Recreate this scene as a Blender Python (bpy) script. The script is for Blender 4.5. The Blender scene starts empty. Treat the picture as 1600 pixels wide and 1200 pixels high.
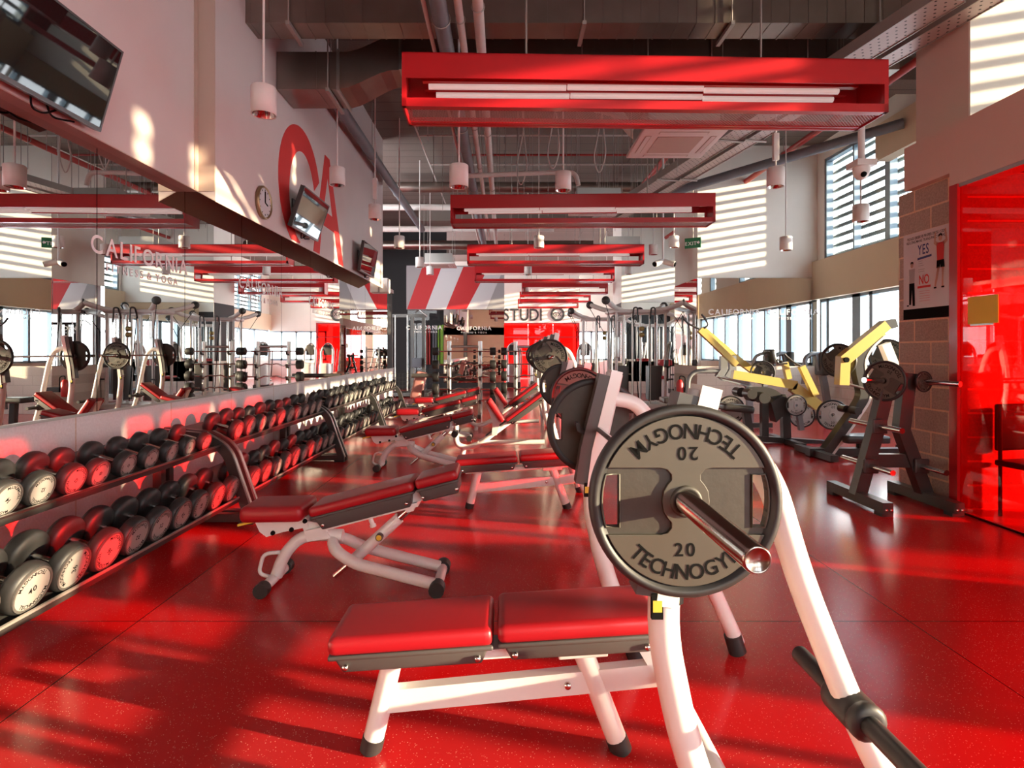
import bpy, bmesh, math, random
from mathutils import Vector, Matrix
from math import pi, sin, cos, atan2, sqrt, radians as R
random.seed(7)
SC = bpy.context.scene
COL = SC.collection

# ---------------------------------------------------------------- camera, sky, sun, exposure
F, CX, CY, H = 888.9, 788.0, 549.0, 1.4
cam = bpy.data.objects.new('camera', bpy.data.cameras.new('camera'))
COL.objects.link(cam)
cam.location = (0, 0, H); cam.rotation_euler = (pi/2, 0, 0)
cam.data.sensor_width = 36; cam.data.lens = 20
cam.data.shift_x = (800-CX)/1600; cam.data.shift_y = (CY-600)/1600
cam.data.clip_start = .05; cam.data.clip_end = 300
SC.camera = cam
world = bpy.data.worlds.new('sky'); SC.world = world; world.use_nodes = True
wn = world.node_tree.nodes; wl = world.node_tree.links
bg = wn['Background']
tc = wn.new('ShaderNodeTexCoord'); sx = wn.new('ShaderNodeSeparateXYZ'); rp = wn.new('ShaderNodeValToRGB')
wl.new(tc.outputs['Generated'], sx.inputs[0]); wl.new(sx.outputs['Z'], rp.inputs[0]); wl.new(rp.outputs[0], bg.inputs[0])
rp.color_ramp.elements[0].position = 0.0; rp.color_ramp.elements[0].color = (.84, .88, .92, 1)
rp.color_ramp.elements[1].position = .5; rp.color_ramp.elements[1].color = (.74, .86, 1.0, 1)
e = rp.color_ramp.elements.new(.16); e.color = (1, .95, .89, 1)
bg.inputs[1].default_value = 6
sun = bpy.data.objects.new('sun', bpy.data.lights.new('sun', 'SUN')); COL.objects.link(sun)
SUN = Vector((-1, .28, -.165)).normalized()
sun.rotation_euler = SUN.to_track_quat('-Z', 'Y').to_euler()
sun.data.energy = 15.5; sun.data.color = (1, .78, .50); sun.data.angle = R(.9)
SC.view_settings.view_transform = 'Standard'; SC.view_settings.look = 'None'
SC.view_settings.gamma = 1; SC.view_settings.use_curve_mapping = False
SC.view_settings.exposure = .45
SC.cycles.caustics_reflective = False; SC.cycles.caustics_refractive = False
SC.cycles.sample_clamp_indirect = 8

# ---------------------------------------------------------------- materials
MATS = {}
def mat(name, col, rough=.5, metal=0., coat=0., noise=0., nscale=20., bump=0., spec=.5):
    if name in MATS: return MATS[name]
    m = bpy.data.materials.new(name); m.use_nodes = True
    n = m.node_tree.nodes; l = m.node_tree.links; b = n['Principled BSDF']
    c = (*col, 1)
    b.inputs['Base Color'].default_value = c; b.inputs['Roughness'].default_value = rough
    b.inputs['Metallic'].default_value = metal; b.inputs['Coat Weight'].default_value = coat
    b.inputs['Coat Roughness'].default_value = .12
    b.inputs['Specular IOR Level'].default_value = spec
    if noise or bump:
        t = n.new('ShaderNodeTexCoord'); x = n.new('ShaderNodeTexNoise'); x.inputs['Scale'].default_value = nscale
        x.inputs['Detail'].default_value = 5; l.new(t.outputs['Object'], x.inputs['Vector'])
        if noise:
            mx = n.new('ShaderNodeMix'); mx.data_type = 'RGBA'; l.new(x.outputs['Fac'], mx.inputs[0])
            mx.inputs[6].default_value = tuple(max(0, v*(1-noise)) for v in col)+(1,)
            mx.inputs[7].default_value = tuple(min(1, v*(1+noise)) for v in col)+(1,)
            l.new(mx.outputs[2], b.inputs['Base Color'])
        if bump:
            bp = n.new('ShaderNodeBump'); bp.inputs['Strength'].default_value = bump; bp.inputs['Distance'].default_value = .01
            l.new(x.outputs['Fac'], bp.inputs['Height']); l.new(bp.outputs[0], b.inputs['Normal'])
    MATS[name] = m
    return m
def glass(name, tint, gloss=.12, rough=.0):
    m = bpy.data.materials.new(name); m.use_nodes = True
    n = m.node_tree.nodes; l = m.node_tree.links; n.remove(n['Principled BSDF'])
    t = n.new('ShaderNodeBsdfTransparent'); t.inputs[0].default_value = (*tint, 1)
    g = n.new('ShaderNodeBsdfGlossy'); g.inputs['Roughness'].default_value = rough
    fr = n.new('ShaderNodeFresnel'); fr.inputs[0].default_value = 1.5
    ge = n.new('ShaderNodeNewGeometry'); iv = n.new('ShaderNodeMath'); iv.operation = 'SUBTRACT'; iv.inputs[0].default_value = 1; l.new(ge.outputs['Backfacing'], iv.inputs[1])
    mu = n.new('ShaderNodeMath'); mu.operation = 'MULTIPLY'; l.new(fr.outputs[0], mu.inputs[0]); l.new(iv.outputs[0], mu.inputs[1])
    mx = n.new('ShaderNodeMixShader'); l.new(mu.outputs[0], mx.inputs[0])
    l.new(t.outputs[0], mx.inputs[1]); l.new(g.outputs[0], mx.inputs[2]); l.new(mx.outputs[0], n['Material Output'].inputs[0])
    MATS[name] = m
    return m
def nodes_of(m): return m.node_tree.nodes, m.node_tree.links, m.node_tree.nodes['Principled BSDF']

M_white = mat('white_enamel', (.80, .78, .75), .28, 0, .3)
M_red = mat('red_gloss_paint', (.45, .006, .011), .32, 0, .4, .10, 3)
M_vinyl = mat('red_vinyl', (.37, .008, .014), .38, 0, .05)
M_shell = mat('dark_grey_plastic', (.075, .068, .065), .45)
M_rubber = mat('black_rubber', (.022, .021, .021), .5)
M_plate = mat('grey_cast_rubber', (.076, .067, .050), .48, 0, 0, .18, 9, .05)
M_platelo = mat('shade_toned_rubber', (.046, .040, .030), .55, 0, 0, .2, 40, .08)  # shade of the plate recess is put into this darker colour; hub ring shares it
M_text = mat('black_lettering', (.006, .006, .006), .85, spec=.1)
M_wtext = mat('white_lettering', (.90, .88, .86), .5)
M_chrome = mat('chrome', (.62, .60, .58), .14, 1)
M_gun = mat('gunmetal', (.30, .27, .24), .2, 1)
M_steel = mat('brushed_steel', (.50, .49, .47), .32, 1)
M_black = mat('black_metal', (.036, .034, .032), .38, 0, .15)
M_grey = mat('grey_metal', (.24, .25, .26), .4, .3)
M_face = mat('dumbbell_face', (.40, .37, .34), .38, .25)
M_facering = mat('dumbbell_face_ring', (.17, .16, .15), .3, .5)
M_yellow = mat('yellow_enamel', (.66, .50, .14), .32, 0, .3)
M_wall = mat('wall_paint', (.66, .58, .56), .8, 0, 0, .05, 2.2, .04)
M_white_wall = mat('white_wall_paint', (.86, .82, .75), .8, 0, 0, .04, 3, .04)
M_beige = mat('beige_plaster', (.76, .64, .47), .75, 0, 0, .05, 2)
M_beam = mat('beige_beam_paint', (.68, .52, .45), .75, 0, 0, .05, 2)
M_soffit = mat('soffit_board', (.52, .41, .34), .7)
M_duct = mat('galvanised_duct', (.30, .25, .22), .30, .92, 0, .25, 3)
M_pipe = mat('grey_pipe', (.17, .18, .20), .5, 0, 0, .2, 6)
M_lag = mat('white_lagging', (.68, .62, .58), .7, 0, 0, .08, 12)
M_redpipe = mat('red_pipe', (.42, .03, .025), .45)
M_rod = mat('rod_metal', (.42, .38, .35), .4, .5)
M_screen = mat('dark_screen', (.008, .010, .011), .025, 0, 0, 0, 20, 0, .9)
M_tube = mat('tube_glass', (.82, .72, .70), .3)
M_tube.node_tree.nodes['Principled BSDF'].inputs['Emission Color'].default_value = (1, .82, .76, 1); M_tube.node_tree.nodes['Principled BSDF'].inputs['Emission Strength'].default_value = .25
M_lamp = mat('lamp_white', (.78, .73, .70), .42)
M_mirror = mat('mirror_glass', (.86, .87, .86), .0, 1)
M_frame = mat('window_aluminium', (.27, .35, .41), .45, .4)
M_pale = mat('pale_frame', (.36, .44, .48), .45, .2)
M_tan = mat('tan_seat', (.30, .22, .14), .6)
M_green = mat('sign_green', (.012, .16, .06), .4)
M_dark = mat('dark_wall', (.022, .022, .024), .7)
M_stripe_grey = mat('panel_grey', (.42, .40, .41), .7)
M_stripe_red = mat('panel_red', (.60, .020, .025), .6)
M_stripe_white = mat('panel_white', (.72, .70, .72), .7)
M_logo = mat('logo_red', (.66, .035, .035), .6)
M_skin = mat('print_skin', (.55, .34, .26), .6)
M_blue = mat('print_blue', (.035, .05, .19), .6)
M_paper = mat('poster_paper', (.72, .70, .72), .22, 0, .3)
M_pinkpad = mat('pink_pad', (.50, .22, .20), .5)
M_ext = mat('extinguisher_red', (.55, .02, .02), .3)
M_lime = mat('lime_band', (.22, .42, .04), .6)
M_win = glass('window_glass', (.96, .98, .99))
M_redglass = glass('red_glass', (1.0, .06, .05))

def floor_mat():
    m = mat('red_rubber_floor', (.40, .010, .013), .17); n, l, b = nodes_of(m); b.inputs['Specular IOR Level'].default_value = .36
    t = n.new('ShaderNodeTexCoord')
    v = n.new('ShaderNodeTexVoronoi'); v.inputs['Scale'].default_value = 150; l.new(t.outputs['Object'], v.inputs['Vector'])
    w = n.new('ShaderNodeTexWhiteNoise'); w.noise_dimensions = '3D'; l.new(v.outputs['Position'], w.inputs['Vector'])
    a = n.new('ShaderNodeMath'); a.operation = 'LESS_THAN'; l.new(v.outputs['Distance'], a.inputs[0])
    s = n.new('ShaderNodeMath'); s.operation = 'MULTIPLY_ADD'; l.new(w.outputs['Value'], s.inputs[0]); s.inputs[1].default_value = .62; s.inputs[2].default_value = -.33
    l.new(s.outputs[0], a.inputs[1])
    x = n.new('ShaderNodeTexNoise'); x.inputs['Scale'].default_value = .8; x.inputs['Detail'].default_value = 4; l.new(t.outputs['Object'], x.inputs['Vector'])
    c = n.new('ShaderNodeMix'); c.data_type = 'RGBA'; l.new(x.outputs['Fac'], c.inputs[0])
    c.inputs[6].default_value = (.44, .012, .014, 1); c.inputs[7].default_value = (.55, .018, .018, 1)
    mx = n.new('ShaderNodeMix'); mx.data_type = 'RGBA'; l.new(a.outputs[0], mx.inputs[0]); l.new(c.outputs[2], mx.inputs[6]); mx.inputs[7].default_value = (.78, .36, .26, 1)
    # sheet joints
    sp = n.new('ShaderNodeSeparateXYZ'); l.new(t.outputs['Object'], sp.inputs[0])
    def joint(o, off, per):
        q = n.new('ShaderNodeMath'); q.operation = 'SUBTRACT'; l.new(sp.outputs[o], q.inputs[0]); q.inputs[1].default_value = off
        d = n.new('ShaderNodeMath'); d.operation = 'PINGPONG'; l.new(q.outputs[0], d.inputs[0]); d.inputs[1].default_value = per
        k = n.new('ShaderNodeMath'); k.operation = 'LESS_THAN'; l.new(d.outputs[0], k.inputs[0]); k.inputs[1].default_value = .003
        return k
    j1, j2 = joint('X', 2.1, 2.), joint('Y', 2.95, 4.5)
    j = n.new('ShaderNodeMath'); j.operation = 'MAXIMUM'; l.new(j1.outputs[0], j.inputs[0]); l.new(j2.outputs[0], j.inputs[1])
    m3 = n.new('ShaderNodeMix'); m3.data_type = 'RGBA'; l.new(j.outputs[0], m3.inputs[0]); l.new(mx.outputs[2], m3.inputs[6]); m3.inputs[7].default_value = (.06, .004, .005, 1)
    l.new(m3.outputs[2], b.inputs['Base Color'])
    y = n.new('ShaderNodeTexNoise'); y.inputs['Scale'].default_value = 90; l.new(t.outputs['Object'], y.inputs['Vector'])
    bp = n.new('ShaderNodeBump'); bp.inputs['Strength'].default_value = .06; bp.inputs['Distance'].default_value = .004
    l.new(y.outputs['Fac'], bp.inputs['Height']); l.new(bp.outputs[0], b.inputs['Normal'])
    return m
M_floor = floor_mat()
def brick_mat(name, c1, c2, mortar, bw, bh, gap, axes, rough=.8):
    m = mat(name, c1, rough); n, l, b = nodes_of(m)
    t = n.new('ShaderNodeTexCoord'); sp = n.new('ShaderNodeSeparateXYZ'); cb = n.new('ShaderNodeCombineXYZ')
    l.new(t.outputs['Object'], sp.inputs[0]); l.new(sp.outputs[axes[0]], cb.inputs[0]); l.new(sp.outputs[axes[1]], cb.inputs[1])
    k = n.new('ShaderNodeTexBrick'); l.new(cb.outputs[0], k.inputs['Vector'])
    k.inputs['Color1'].default_value = (*c1, 1); k.inputs['Color2'].default_value = (*c2, 1); k.inputs['Mortar'].default_value = (*mortar, 1)
    k.inputs['Scale'].default_value = 1; k.inputs['Mortar Size'].default_value = gap; k.inputs['Brick Width'].default_value = bw; k.inputs['Row Height'].default_value = bh
    x = n.new('ShaderNodeTexNoise'); x.inputs['Scale'].default_value = 60; x.inputs['Detail'].default_value = 6; l.new(t.outputs['Object'], x.inputs['Vector'])
    mx = n.new('ShaderNodeMix'); mx.data_type = 'RGBA'; mx.blend_type = 'OVERLAY'; mx.inputs[0].default_value = .45
    l.new(k.outputs['Color'], mx.inputs[6]); l.new(x.outputs['Fac'], mx.inputs[7]); l.new(mx.outputs[2], b.inputs['Base Color'])
    bp = n.new('ShaderNodeBump'); bp.inputs['Strength'].default_value = .35; bp.inputs['Distance'].default_value = .006; bp.invert = True
    l.new(k.outputs['Fac'], bp.inputs['Height']); l.new(bp.outputs[0], b.inputs['Normal'])
    return m
M_block = brick_mat('grey_block', (.43, .35, .295), (.49, .41, .345), (.80, .60, .42), .43, .213, .009, 'YZ')
M_pale_block = brick_mat('pale_block', (.84, .80, .74), (.88, .84, .78), (.70, .64, .56), .43, .213, .006, 'YZ')
M_pale_block_x = brick_mat('pale_block_facing', (.78, .69, .58), (.82, .73, .62), (.66, .57, .47), .43, .213, .006, 'XZ')
M_dado = brick_mat('speckled_board', (.74, .70, .70), (.78, .74, .74), (.60, .44, .34), 1.1, 2., .006, 'YZ', .45)
M_slab = brick_mat('board_marked_concrete', (.17, .135, .115), (.20, .165, .14), (.09, .075, .065), 6, .42, .012, 'XY')

# ---------------------------------------------------------------- mesh helpers
def frame_of(d, up=None):
    d = d.normalized()
    u = Vector(up) if up else (Vector((0, 0, 1)) if abs(d.z) < .95 else Vector((0, 1, 0)))
    s = d.cross(u)
    if s.length < 1e-6: s = d.cross(Vector((1, 0, 0)))
    s.normalize(); return s, s.cross(d).normalized()
def fillet(pts, rad, n=5):
    pts = [Vector(p) for p in pts]; out = [pts[0]]
    for a, b, c in zip(pts, pts[1:], pts[2:]):
        r = min(rad, (a-b).length*.48, (c-b).length*.48)
        p, q = b+(a-b).normalized()*r, b+(c-b).normalized()*r
        for i in range(n+1):
            t = i/n; out.append(p*(1-t)**2+b*2*t*(1-t)+q*t*t)
    out.append(pts[-1]); return out
GLYPH = {}
def glyph(ch):
    if ch not in GLYPH:
        c = bpy.data.curves.new('g', 'FONT'); c.body = ch; c.size = 1; c.resolution_u = 4; c.offset = .014
        o = bpy.data.objects.new('g', c); m = o.to_mesh()
        vs = [(v.co.x, v.co.y) for v in m.vertices]; fs = [tuple(p.vertices) for p in m.polygons]
        o.to_mesh_clear(); bpy.data.objects.remove(o); bpy.data.curves.remove(c)
        GLYPH[ch] = (vs, fs, (min((v[0] for v in vs), default=0), max((v[0] for v in vs), default=.3)))
    return GLYPH[ch]
class MB:
    def __init__(s): s.v = []; s.f = []; s.sm = []; s.mi = []; s.m = 0
    def add(s, vs, fs, smooth=False):
        k = len(s.v); s.v += [Vector(v) for v in vs]
        for f in fs: s.f.append([i+k for i in f]); s.sm.append(smooth); s.mi.append(s.m)
        return s
    def box(s, a, b):
        (x0, y0, z0), (x1, y1, z1) = [min(p, q) for p, q in zip(a, b)], [max(p, q) for p, q in zip(a, b)]
        return s.add([(x0,y0,z0),(x1,y0,z0),(x1,y1,z0),(x0,y1,z0),(x0,y0,z1),(x1,y0,z1),(x1,y1,z1),(x0,y1,z1)],
                     [(3,2,1,0),(4,5,6,7),(0,1,5,4),(1,2,6,5),(2,3,7,6),(3,0,4,7)])
    def tube(s, pts, r, n=12, cap=True, closed=False):
        pts = [Vector(p) for p in pts]; rr = r if isinstance(r, (list, tuple)) else [r]*len(pts)
        m = len(pts); vs = []; prev = None
        for i, p in enumerate(pts):
            a = pts[(i-1) % m] if (closed or i) else p; c = pts[(i+1) % m] if (closed or i < m-1) else p
            d = (c-a).normalized()
            if prev is None: u, w = frame_of(d)
            else:
                u = prev-d*prev.dot(d); u = u.normalized() if u.length > 1e-6 else frame_of(d)[0]; w = u.cross(d)
            prev = u
            for k in range(n):
                t = 2*pi*k/n; vs.append(p+(u*cos(t)+w*sin(t))*rr[i])
        fs = []
        for i in range(m if closed else m-1):
            j = (i+1) % m
            for k in range(n): fs.append((i*n+k, i*n+(k+1) % n, j*n+(k+1) % n, j*n+k))
        s.add(vs, fs, True)
        if cap and not closed:
            s.add(vs[:n], [tuple(range(n))[::-1]]); s.add(vs[-n:], [tuple(range(n))])
        return s
    def bar(s, pts, w, h, up=(0, 1, 0)):      # rectangular section: w along 'up', h across it
        pts = [Vector(p) for p in pts]; m = len(pts); vs = []; U = Vector(up)
        for i, p in enumerate(pts):
            d = (pts[min(i+1, m-1)]-pts[max(i-1, 0)]).normalized(); q = d.cross(U).normalized(); u = q.cross(d).normalized()
            k = 1.
            if 0 < i < m-1:
                k = 1/max(.35, (pts[i]-pts[i-1]).normalized().dot(d))
            for a, b in ((-1,-1),(1,-1),(1,1),(-1,1)): vs.append(p+u*(a*w/2)+q*(b*h/2*k))
        fs = [(3,2,1,0), tuple(4*(m-1)+k for k in range(4))]
        for i in range(m-1):
            for k in range(4): fs.append((4*i+k, 4*i+(k+1) % 4, 4*i+4+(k+1) % 4, 4*i+4+k))
        return s.add(vs, fs)
    def lathe(s, prof, o=(0,0,0), d=(0,0,1), n=32, smooth=True):     # prof = [(radius, along)]
        o = Vector(o); d = Vector(d).normalized(); u, w = frame_of(d); vs = []; m = len(prof)
        for r, h in prof:
            for k in range(n):
                t = 2*pi*k/n; vs.append(o+d*h+(u*cos(t)+w*sin(t))*max(r, 1e-5))
        fs = []
        for i in range(m-1):
            for k in range(n): fs.append((i*n+k, i*n+(k+1) % n, (i+1)*n+(k+1) % n, (i+1)*n+k))
        return s.add(vs, fs, smooth)
    def prism(s, poly, o, u, v, d):           # polygon in the (u, v) plane at o, extruded by vector d
        o, u, v, d = Vector(o), Vector(u), Vector(v), Vector(d); n = len(poly)
        a = [o+u*p[0]+v*p[1] for p in poly]
        return s.add(a+[p+d for p in a], [tuple(range(n))[::-1], tuple(range(n, 2*n))]+[(i, (i+1) % n, n+(i+1) % n, n+i) for i in range(n)])
    def poly(s, pts): return s.add(pts, [tuple(range(len(pts)))])
    def rbox(s, c, size, r=.02, M=None, seg=3, taper=None):
        bm = bmesh.new(); bmesh.ops.create_cube(bm, size=1)
        for v in bm.verts:
            t = taper if (taper and v.co.z < 0) else (1, 1)
            v.co = Vector((v.co.x*size[0]*t[0], v.co.y*size[1]*t[1], v.co.z*size[2]))
        bmesh.ops.bevel(bm, geom=list(bm.edges), offset=r, segments=seg, profile=.6, affect='EDGES')
        M = M or Matrix(); c = Vector(c)
        bm.verts.index_update()
        s.add([c+(M @ v.co) for v in bm.verts], [tuple(v.index for v in f.verts) for f in bm.faces], True); bm.free(); return s
    def text(s, txt, o, u, v, size, align='C', track=1.06, stretch=1.):
        o, u, v = Vector(o), Vector(u).normalized(), Vector(v).normalized(); x = 0; items = []
        for ch in txt:
            if ch == ' ': x += .32; continue
            vs, fs, (a, b) = glyph(ch); items.append((ch, x-a)); x += (b-a)+.10*track
        off = -x/2 if align == 'C' else (-x if align == 'R' else 0)
        for ch, dx in items:
            vs, fs, _ = glyph(ch)
            s.add([o+u*((p[0]+dx+off)*size*stretch)+v*(p[1]*size) for p in vs], fs)
        return s
    def arc(s, txt, o, u, v, rad, size, track=1.0, turn=0., grow=1.):   # lettering along the lower arc, tops to the centre
        o, u, v = Vector(o), Vector(u), Vector(v); x = 0; items = []
        for ch in txt:
            vs, fs, (a, b) = glyph(ch); items.append((ch, x, a, b)); x += (b-a)*grow+.16*track
        x -= .16*track
        for ch, x0, a, b in items:
            vs, fs, _ = glyph(ch); w = (b-a)*grow
            th = ((x0+w/2)-x/2)*size/rad+turn
            er = u*sin(th)-v*cos(th); et = u*cos(th)+v*sin(th)
            s.add([o+er*(rad-p[1]*size)+et*((p[0]-(a+b)/2)*size*grow) for p in vs], fs)
        return s
    def curve(s, splines, z0, z1, o, u, v, w, bevel=0.):   # outline with holes, extruded from z0 to z1 along w
        c = bpy.data.curves.new('c', 'CURVE'); c.dimensions = '2D'; c.fill_mode = 'BOTH'
        c.extrude = (z1-z0)/2-bevel; c.bevel_depth = bevel; c.bevel_resolution = 1; c.offset = -bevel
        for pts in splines:
            sp = c.splines.new('POLY'); sp.points.add(len(pts)-1); sp.use_cyclic_u = True
            for q, p in zip(sp.points, pts): q.co = (p[0], p[1], 0, 1)
        ob = bpy.data.objects.new('c', c); m = ob.to_mesh(); o, u, v, w = Vector(o), Vector(u), Vector(v), Vector(w)
        s.add([o+u*q.co.x+v*q.co.y+w*(q.co.z+(z0+z1)/2) for q in m.vertices], [tuple(p.vertices) for p in m.polygons])
        ob.to_mesh_clear(); bpy.data.objects.remove(ob); bpy.data.curves.remove(c); return s
    def build(s, name, mats, parent=None, local=False):
        me = bpy.data.meshes.new(name)
        off = Vector()
        p = parent
        while p is not None and not local: off += p.location; p = p.parent
        me.from_pydata([v-off for v in s.v], [], s.f)
        me.polygons.foreach_set('use_smooth', s.sm); me.polygons.foreach_set('material_index', s.mi)
        bm = bmesh.new(); bm.from_mesh(me); bmesh.ops.recalc_face_normals(bm, faces=bm.faces); bm.to_mesh(me); bm.free()
        for m in (mats if isinstance(mats, (list, tuple)) else [mats]): me.materials.append(m)
        o = bpy.data.objects.new(name, me); COL.objects.link(o); o.parent = parent
        return o
def tag(o, label, cat, group=None):
    o['label'] = label; o['category'] = cat
    if group: o['group'] = group
    return o
def thing(name, label, cat, loc=(0, 0, 0), group=None):
    o = bpy.data.objects.new(name, None); COL.objects.link(o); o.location = loc; o.empty_display_size = .1
    return tag(o, label, cat, group)
def struct(name, mb, m):
    o = mb.build(name, m); o['kind'] = 'structure'; return o
def dup(root, loc, label=None, rz=None):
    r = root.copy(); COL.objects.link(r); r.location = loc
    if rz is not None: r.rotation_euler = (0, 0, rz)
    if label: r['label'] = label
    for ch in list(root.children):
        c = ch.copy(); COL.objects.link(c); c.parent = r
        for g in ch.children:
            d = g.copy(); COL.objects.link(d); d.parent = c
    return r
def W(px, py, Y): return Vector(((px-CX)/F*Y, Y, H-(py-CY)/F*Y))
def circle(r, n=64, c=(0, 0), a0=0, a1=2*pi):
    full = abs(a1-a0-2*pi) < 1e-6
    return [(c[0]+r*cos(a0+(a1-a0)*k/(n if full else n-1)), c[1]+r*sin(a0+(a1-a0)*k/(n if full else n-1))) for k in range(n)]
def ORD(k): return ['first','second','third','fourth','fifth','sixth','seventh','eighth','ninth','tenth','eleventh','twelfth','thirteenth','fourteenth'][k]
X, Yv, Z = Vector((1,0,0)), Vector((0,1,0)), Vector((0,0,1))

# ================================================================ THE SETTING
ZC = 6.0
struct('floor', MB().box((-7, -5, -.1), (7.3, 33, 0)), M_floor)
cb = MB().box((-7, -5, ZC), (7.3, 33, ZC+.25))
for y in (2.6, 8.9, 18.5, 25): cb.box((-2.8, y, ZC-.35), (7, y+.5, ZC))
struct('ceiling', cb, M_slab)
struct('wall_left', MB().box((-3.15, -5, 0), (-2.9, 14.9, .96)), M_dado)
struct('wall_left_core', MB().box((-3.15, -5, .96), (-2.935, 14.9, 2.9)), M_dark)
up = MB().box((-3.15, -5, 2.862), (-2.8, 5.2, ZC)).prism([(-2.64, 2.775), (-2.64, ZC), (-3.15, ZC), (-3.15, 3.05)], (0, 5.2, 0), X, Z, (0, 7.15, 0)).box((-3.15, 12.35, 2.915), (-2.9, 14.9, 3.0))
struct('wall_left_upper', up, M_wall)
struct('trim_1', MB().box((-2.93, -5, 2.856), (-2.795, 5.19, 2.864)).prism([(-2.638, 2.768), (-2.638, 2.776), (-2.9, 2.919), (-2.9, 2.911)], (0, 5.2, 0), X, Z, (0, 7.15, 0)), M_soffit)
struct('trim_2', MB().box((-2.9, -5, .955), (-2.885, 14.9, .972)), M_steel)
struct('trim_step_shade', MB().box((-2.80, 5.19, 2.862), (-2.642, 5.2, ZC)).box((-2.82, 5.13, 2.86), (-2.79, 5.2, ZC)), M_soffit)  # darker sheet puts the shade on the wall step into its colour
rw = MB().box((-3.15, -5.2, 0), (7.2, -5, .9)).box((-3.15, -5.2, 2.7), (7.2, -5, 3.3)).box((-3.15, -5.2, 5.5), (7.2, -5, ZC))
rw.box((-3.15, -5.2, .9), (1.0, -5, 5.5))
for x in (2.8, 4.6, 6.4): rw.box((x, -5.2, .9), (x+.6, -5, 5.5))  # unseen openings right of the solid part, added to let in fill light
struct('wall_rear', rw, M_beige)
# rear dark bay and striped bulkhead
struct('wall_back', MB().box((-7, 21.6, 0), (-2.2, 21.75, ZC)).box((-7, 14.9, 0), (-6.9, 21.6, ZC)), M_dark)
sb = MB().box((-3.44, 20.02, 2.87), (0, 20.3, 4.42))
Y0 = 20.0
def bk(px, py): p = W(px, py, Y0); return (p.x, Y0, p.z)
sb.m = 0; sb.poly([bk(635,417), bk(788,417), bk(788,483), bk(635,483)])
sb.m = 1
for a in ((636,665,690,660), (697,729,764,724)): sb.poly([(bk(a[0],483)[0],Y0-.004,2.885),(bk(a[1],483)[0],Y0-.004,2.885),(bk(a[2],417)[0],Y0-.004,4.37),(bk(a[3],417)[0],Y0-.004,4.37)])
sb.m = 2
for a in ((665,697,724,690), (729,760,788,764)): sb.poly([(bk(a[0],483)[0],Y0-.004,2.885),(bk(a[1],483)[0],Y0-.004,2.885),(bk(a[2],417)[0],Y0-.004,4.37),(bk(a[3],417)[0],Y0-.004,4.37)])
struct('wall_back_bulkhead', sb, [M_stripe_grey, M_stripe_red, M_stripe_white])
struct('wall_back_pier', MB().box((-2.15, 20.05, 0), (0, 20.3, 2.87)), M_dark)
# studio front
struct('wall_studio', MB().box((-3, 29.1, 2.86), (3.85, 29.4, ZC)).box((-3, 29.1, 0), (-.1, 29.4, 2.86)), M_white_wall)
struct('wall_far', MB().box((3.85, 31, 2.5), (7, 31.2, ZC)).box((3.85, 31, 0), (7, 31.2, .9)).box((-3, 32, 0), (3.85, 32.2, 2.86)), M_white_wall)
# two projecting blocks on the window side
def block(nm, x0, y0, y1, mname):
    struct('wall_'+nm, MB().box((x0+.02, y0+.02, 3.04), (7, y1, ZC)), M_white_wall)
    struct('wall_'+nm+'_core', MB().box((x0+.03, y0+.03, 1.07), (7, y1, 3.04)), M_dark)
    struct('wall_'+nm+'_base', MB().box((x0, y0, 0), (7, y1, 1.07)), M_pale_block_x)
block('pier', 4.3, 12.7, 14.4, 0); block('rear_pier', 3.9, 19.0, 20.5, 0)
# window wall
LOW = [(-5, 5.0), (5.0, 12.7), (14.4, 19.0), (20.5, 31)]
base = MB().box((7, 5.1, 0), (7.2, 31, 1.08)).box((7, -5, 0), (7.2, 5.1, .25))
struct('wall_right', base, M_pale_block)
struct('wall_right_band', MB().box((6.88, 5.3, 2.55), (7.2, 31, 3.4)).box((6.88, -5, 2.55), (7.2, 5.2, 3.4)), M_beige)
hi = MB()
UPW = [(1.48, 1.8, 4.95), (2.25, 3.55, 5.0), (4.3, 5.2, 5.95), (6.0, 6.6, 4.9), (8.4, 12.45, 5.6), (14.5, 18.9, 4.5), (21.5, 30, 5.6)]
edges = [-5]+[q for w in UPW for q in w[:2]]+[31]
for a, b in zip(edges[0::2], edges[1::2]): hi.box((7, a, 3.4), (7.2, b, ZC))
for a, b, zt in UPW: hi.box((7, a, zt), (7.2, b, ZC))
struct('wall_right_upper', hi, M_white_wall)
struct('wall_right_step', MB().box((6.75, 8.7, 4.85), (7.0, 10.35, 5.5)), M_beige)
wn_ = 0
def window(y0, y1, z0, z1, muls, sill=False):
    global wn_; wn_ += 1
    r = bpy.data.objects.new('window_%d' % wn_, None); COL.objects.link(r); r.location = (7.1, (y0+y1)/2, z0); r['kind'] = 'structure'
    fr = MB()
    fr.box((7.02, y0, z0), (7.16, y1, z0+.06)).box((7.02, y0, z1-.06), (7.16, y1, z1)).box((7.02, y0, z0), (7.16, y0+.06, z1)).box((7.02, y1-.06, z0), (7.16, y1, z1))
    for y, w in muls: fr.box((7.02, y-w/2, z0), (7.16, y+w/2, z1))
    fr.build('window_frame', M_frame, r)
    MB().box((7.085, y0+.05, z0+.05), (7.095, y1-.05, z1-.05)).build('window_pane', M_win, r)
    return r
window(-5, 5.1, .25, 2.55, [(-4, .1), (-3, .1), (-2.2, .1), (-1.2, .1), (.1, .07), (.72, .15), (1.2, .72), (1.95, .16), (2.95, .12), (3.45, .25), (4.1, .2)])  # mullions placed to cast streaks; wide ones added to shade bench post and dumbbells
window(5.14, 12.66, 1.08, 2.55, [(6.3, .1), (7.3, .1), (8.3, .1), (9.25, .08), (10.05, .08), (10.9, .1), (11.35, .26), (12.35, .1)])
window(14.45, 19.0, 1.08, 2.55, [(15.6, .2), (16.8, .2), (17.9, .2)])
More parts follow.
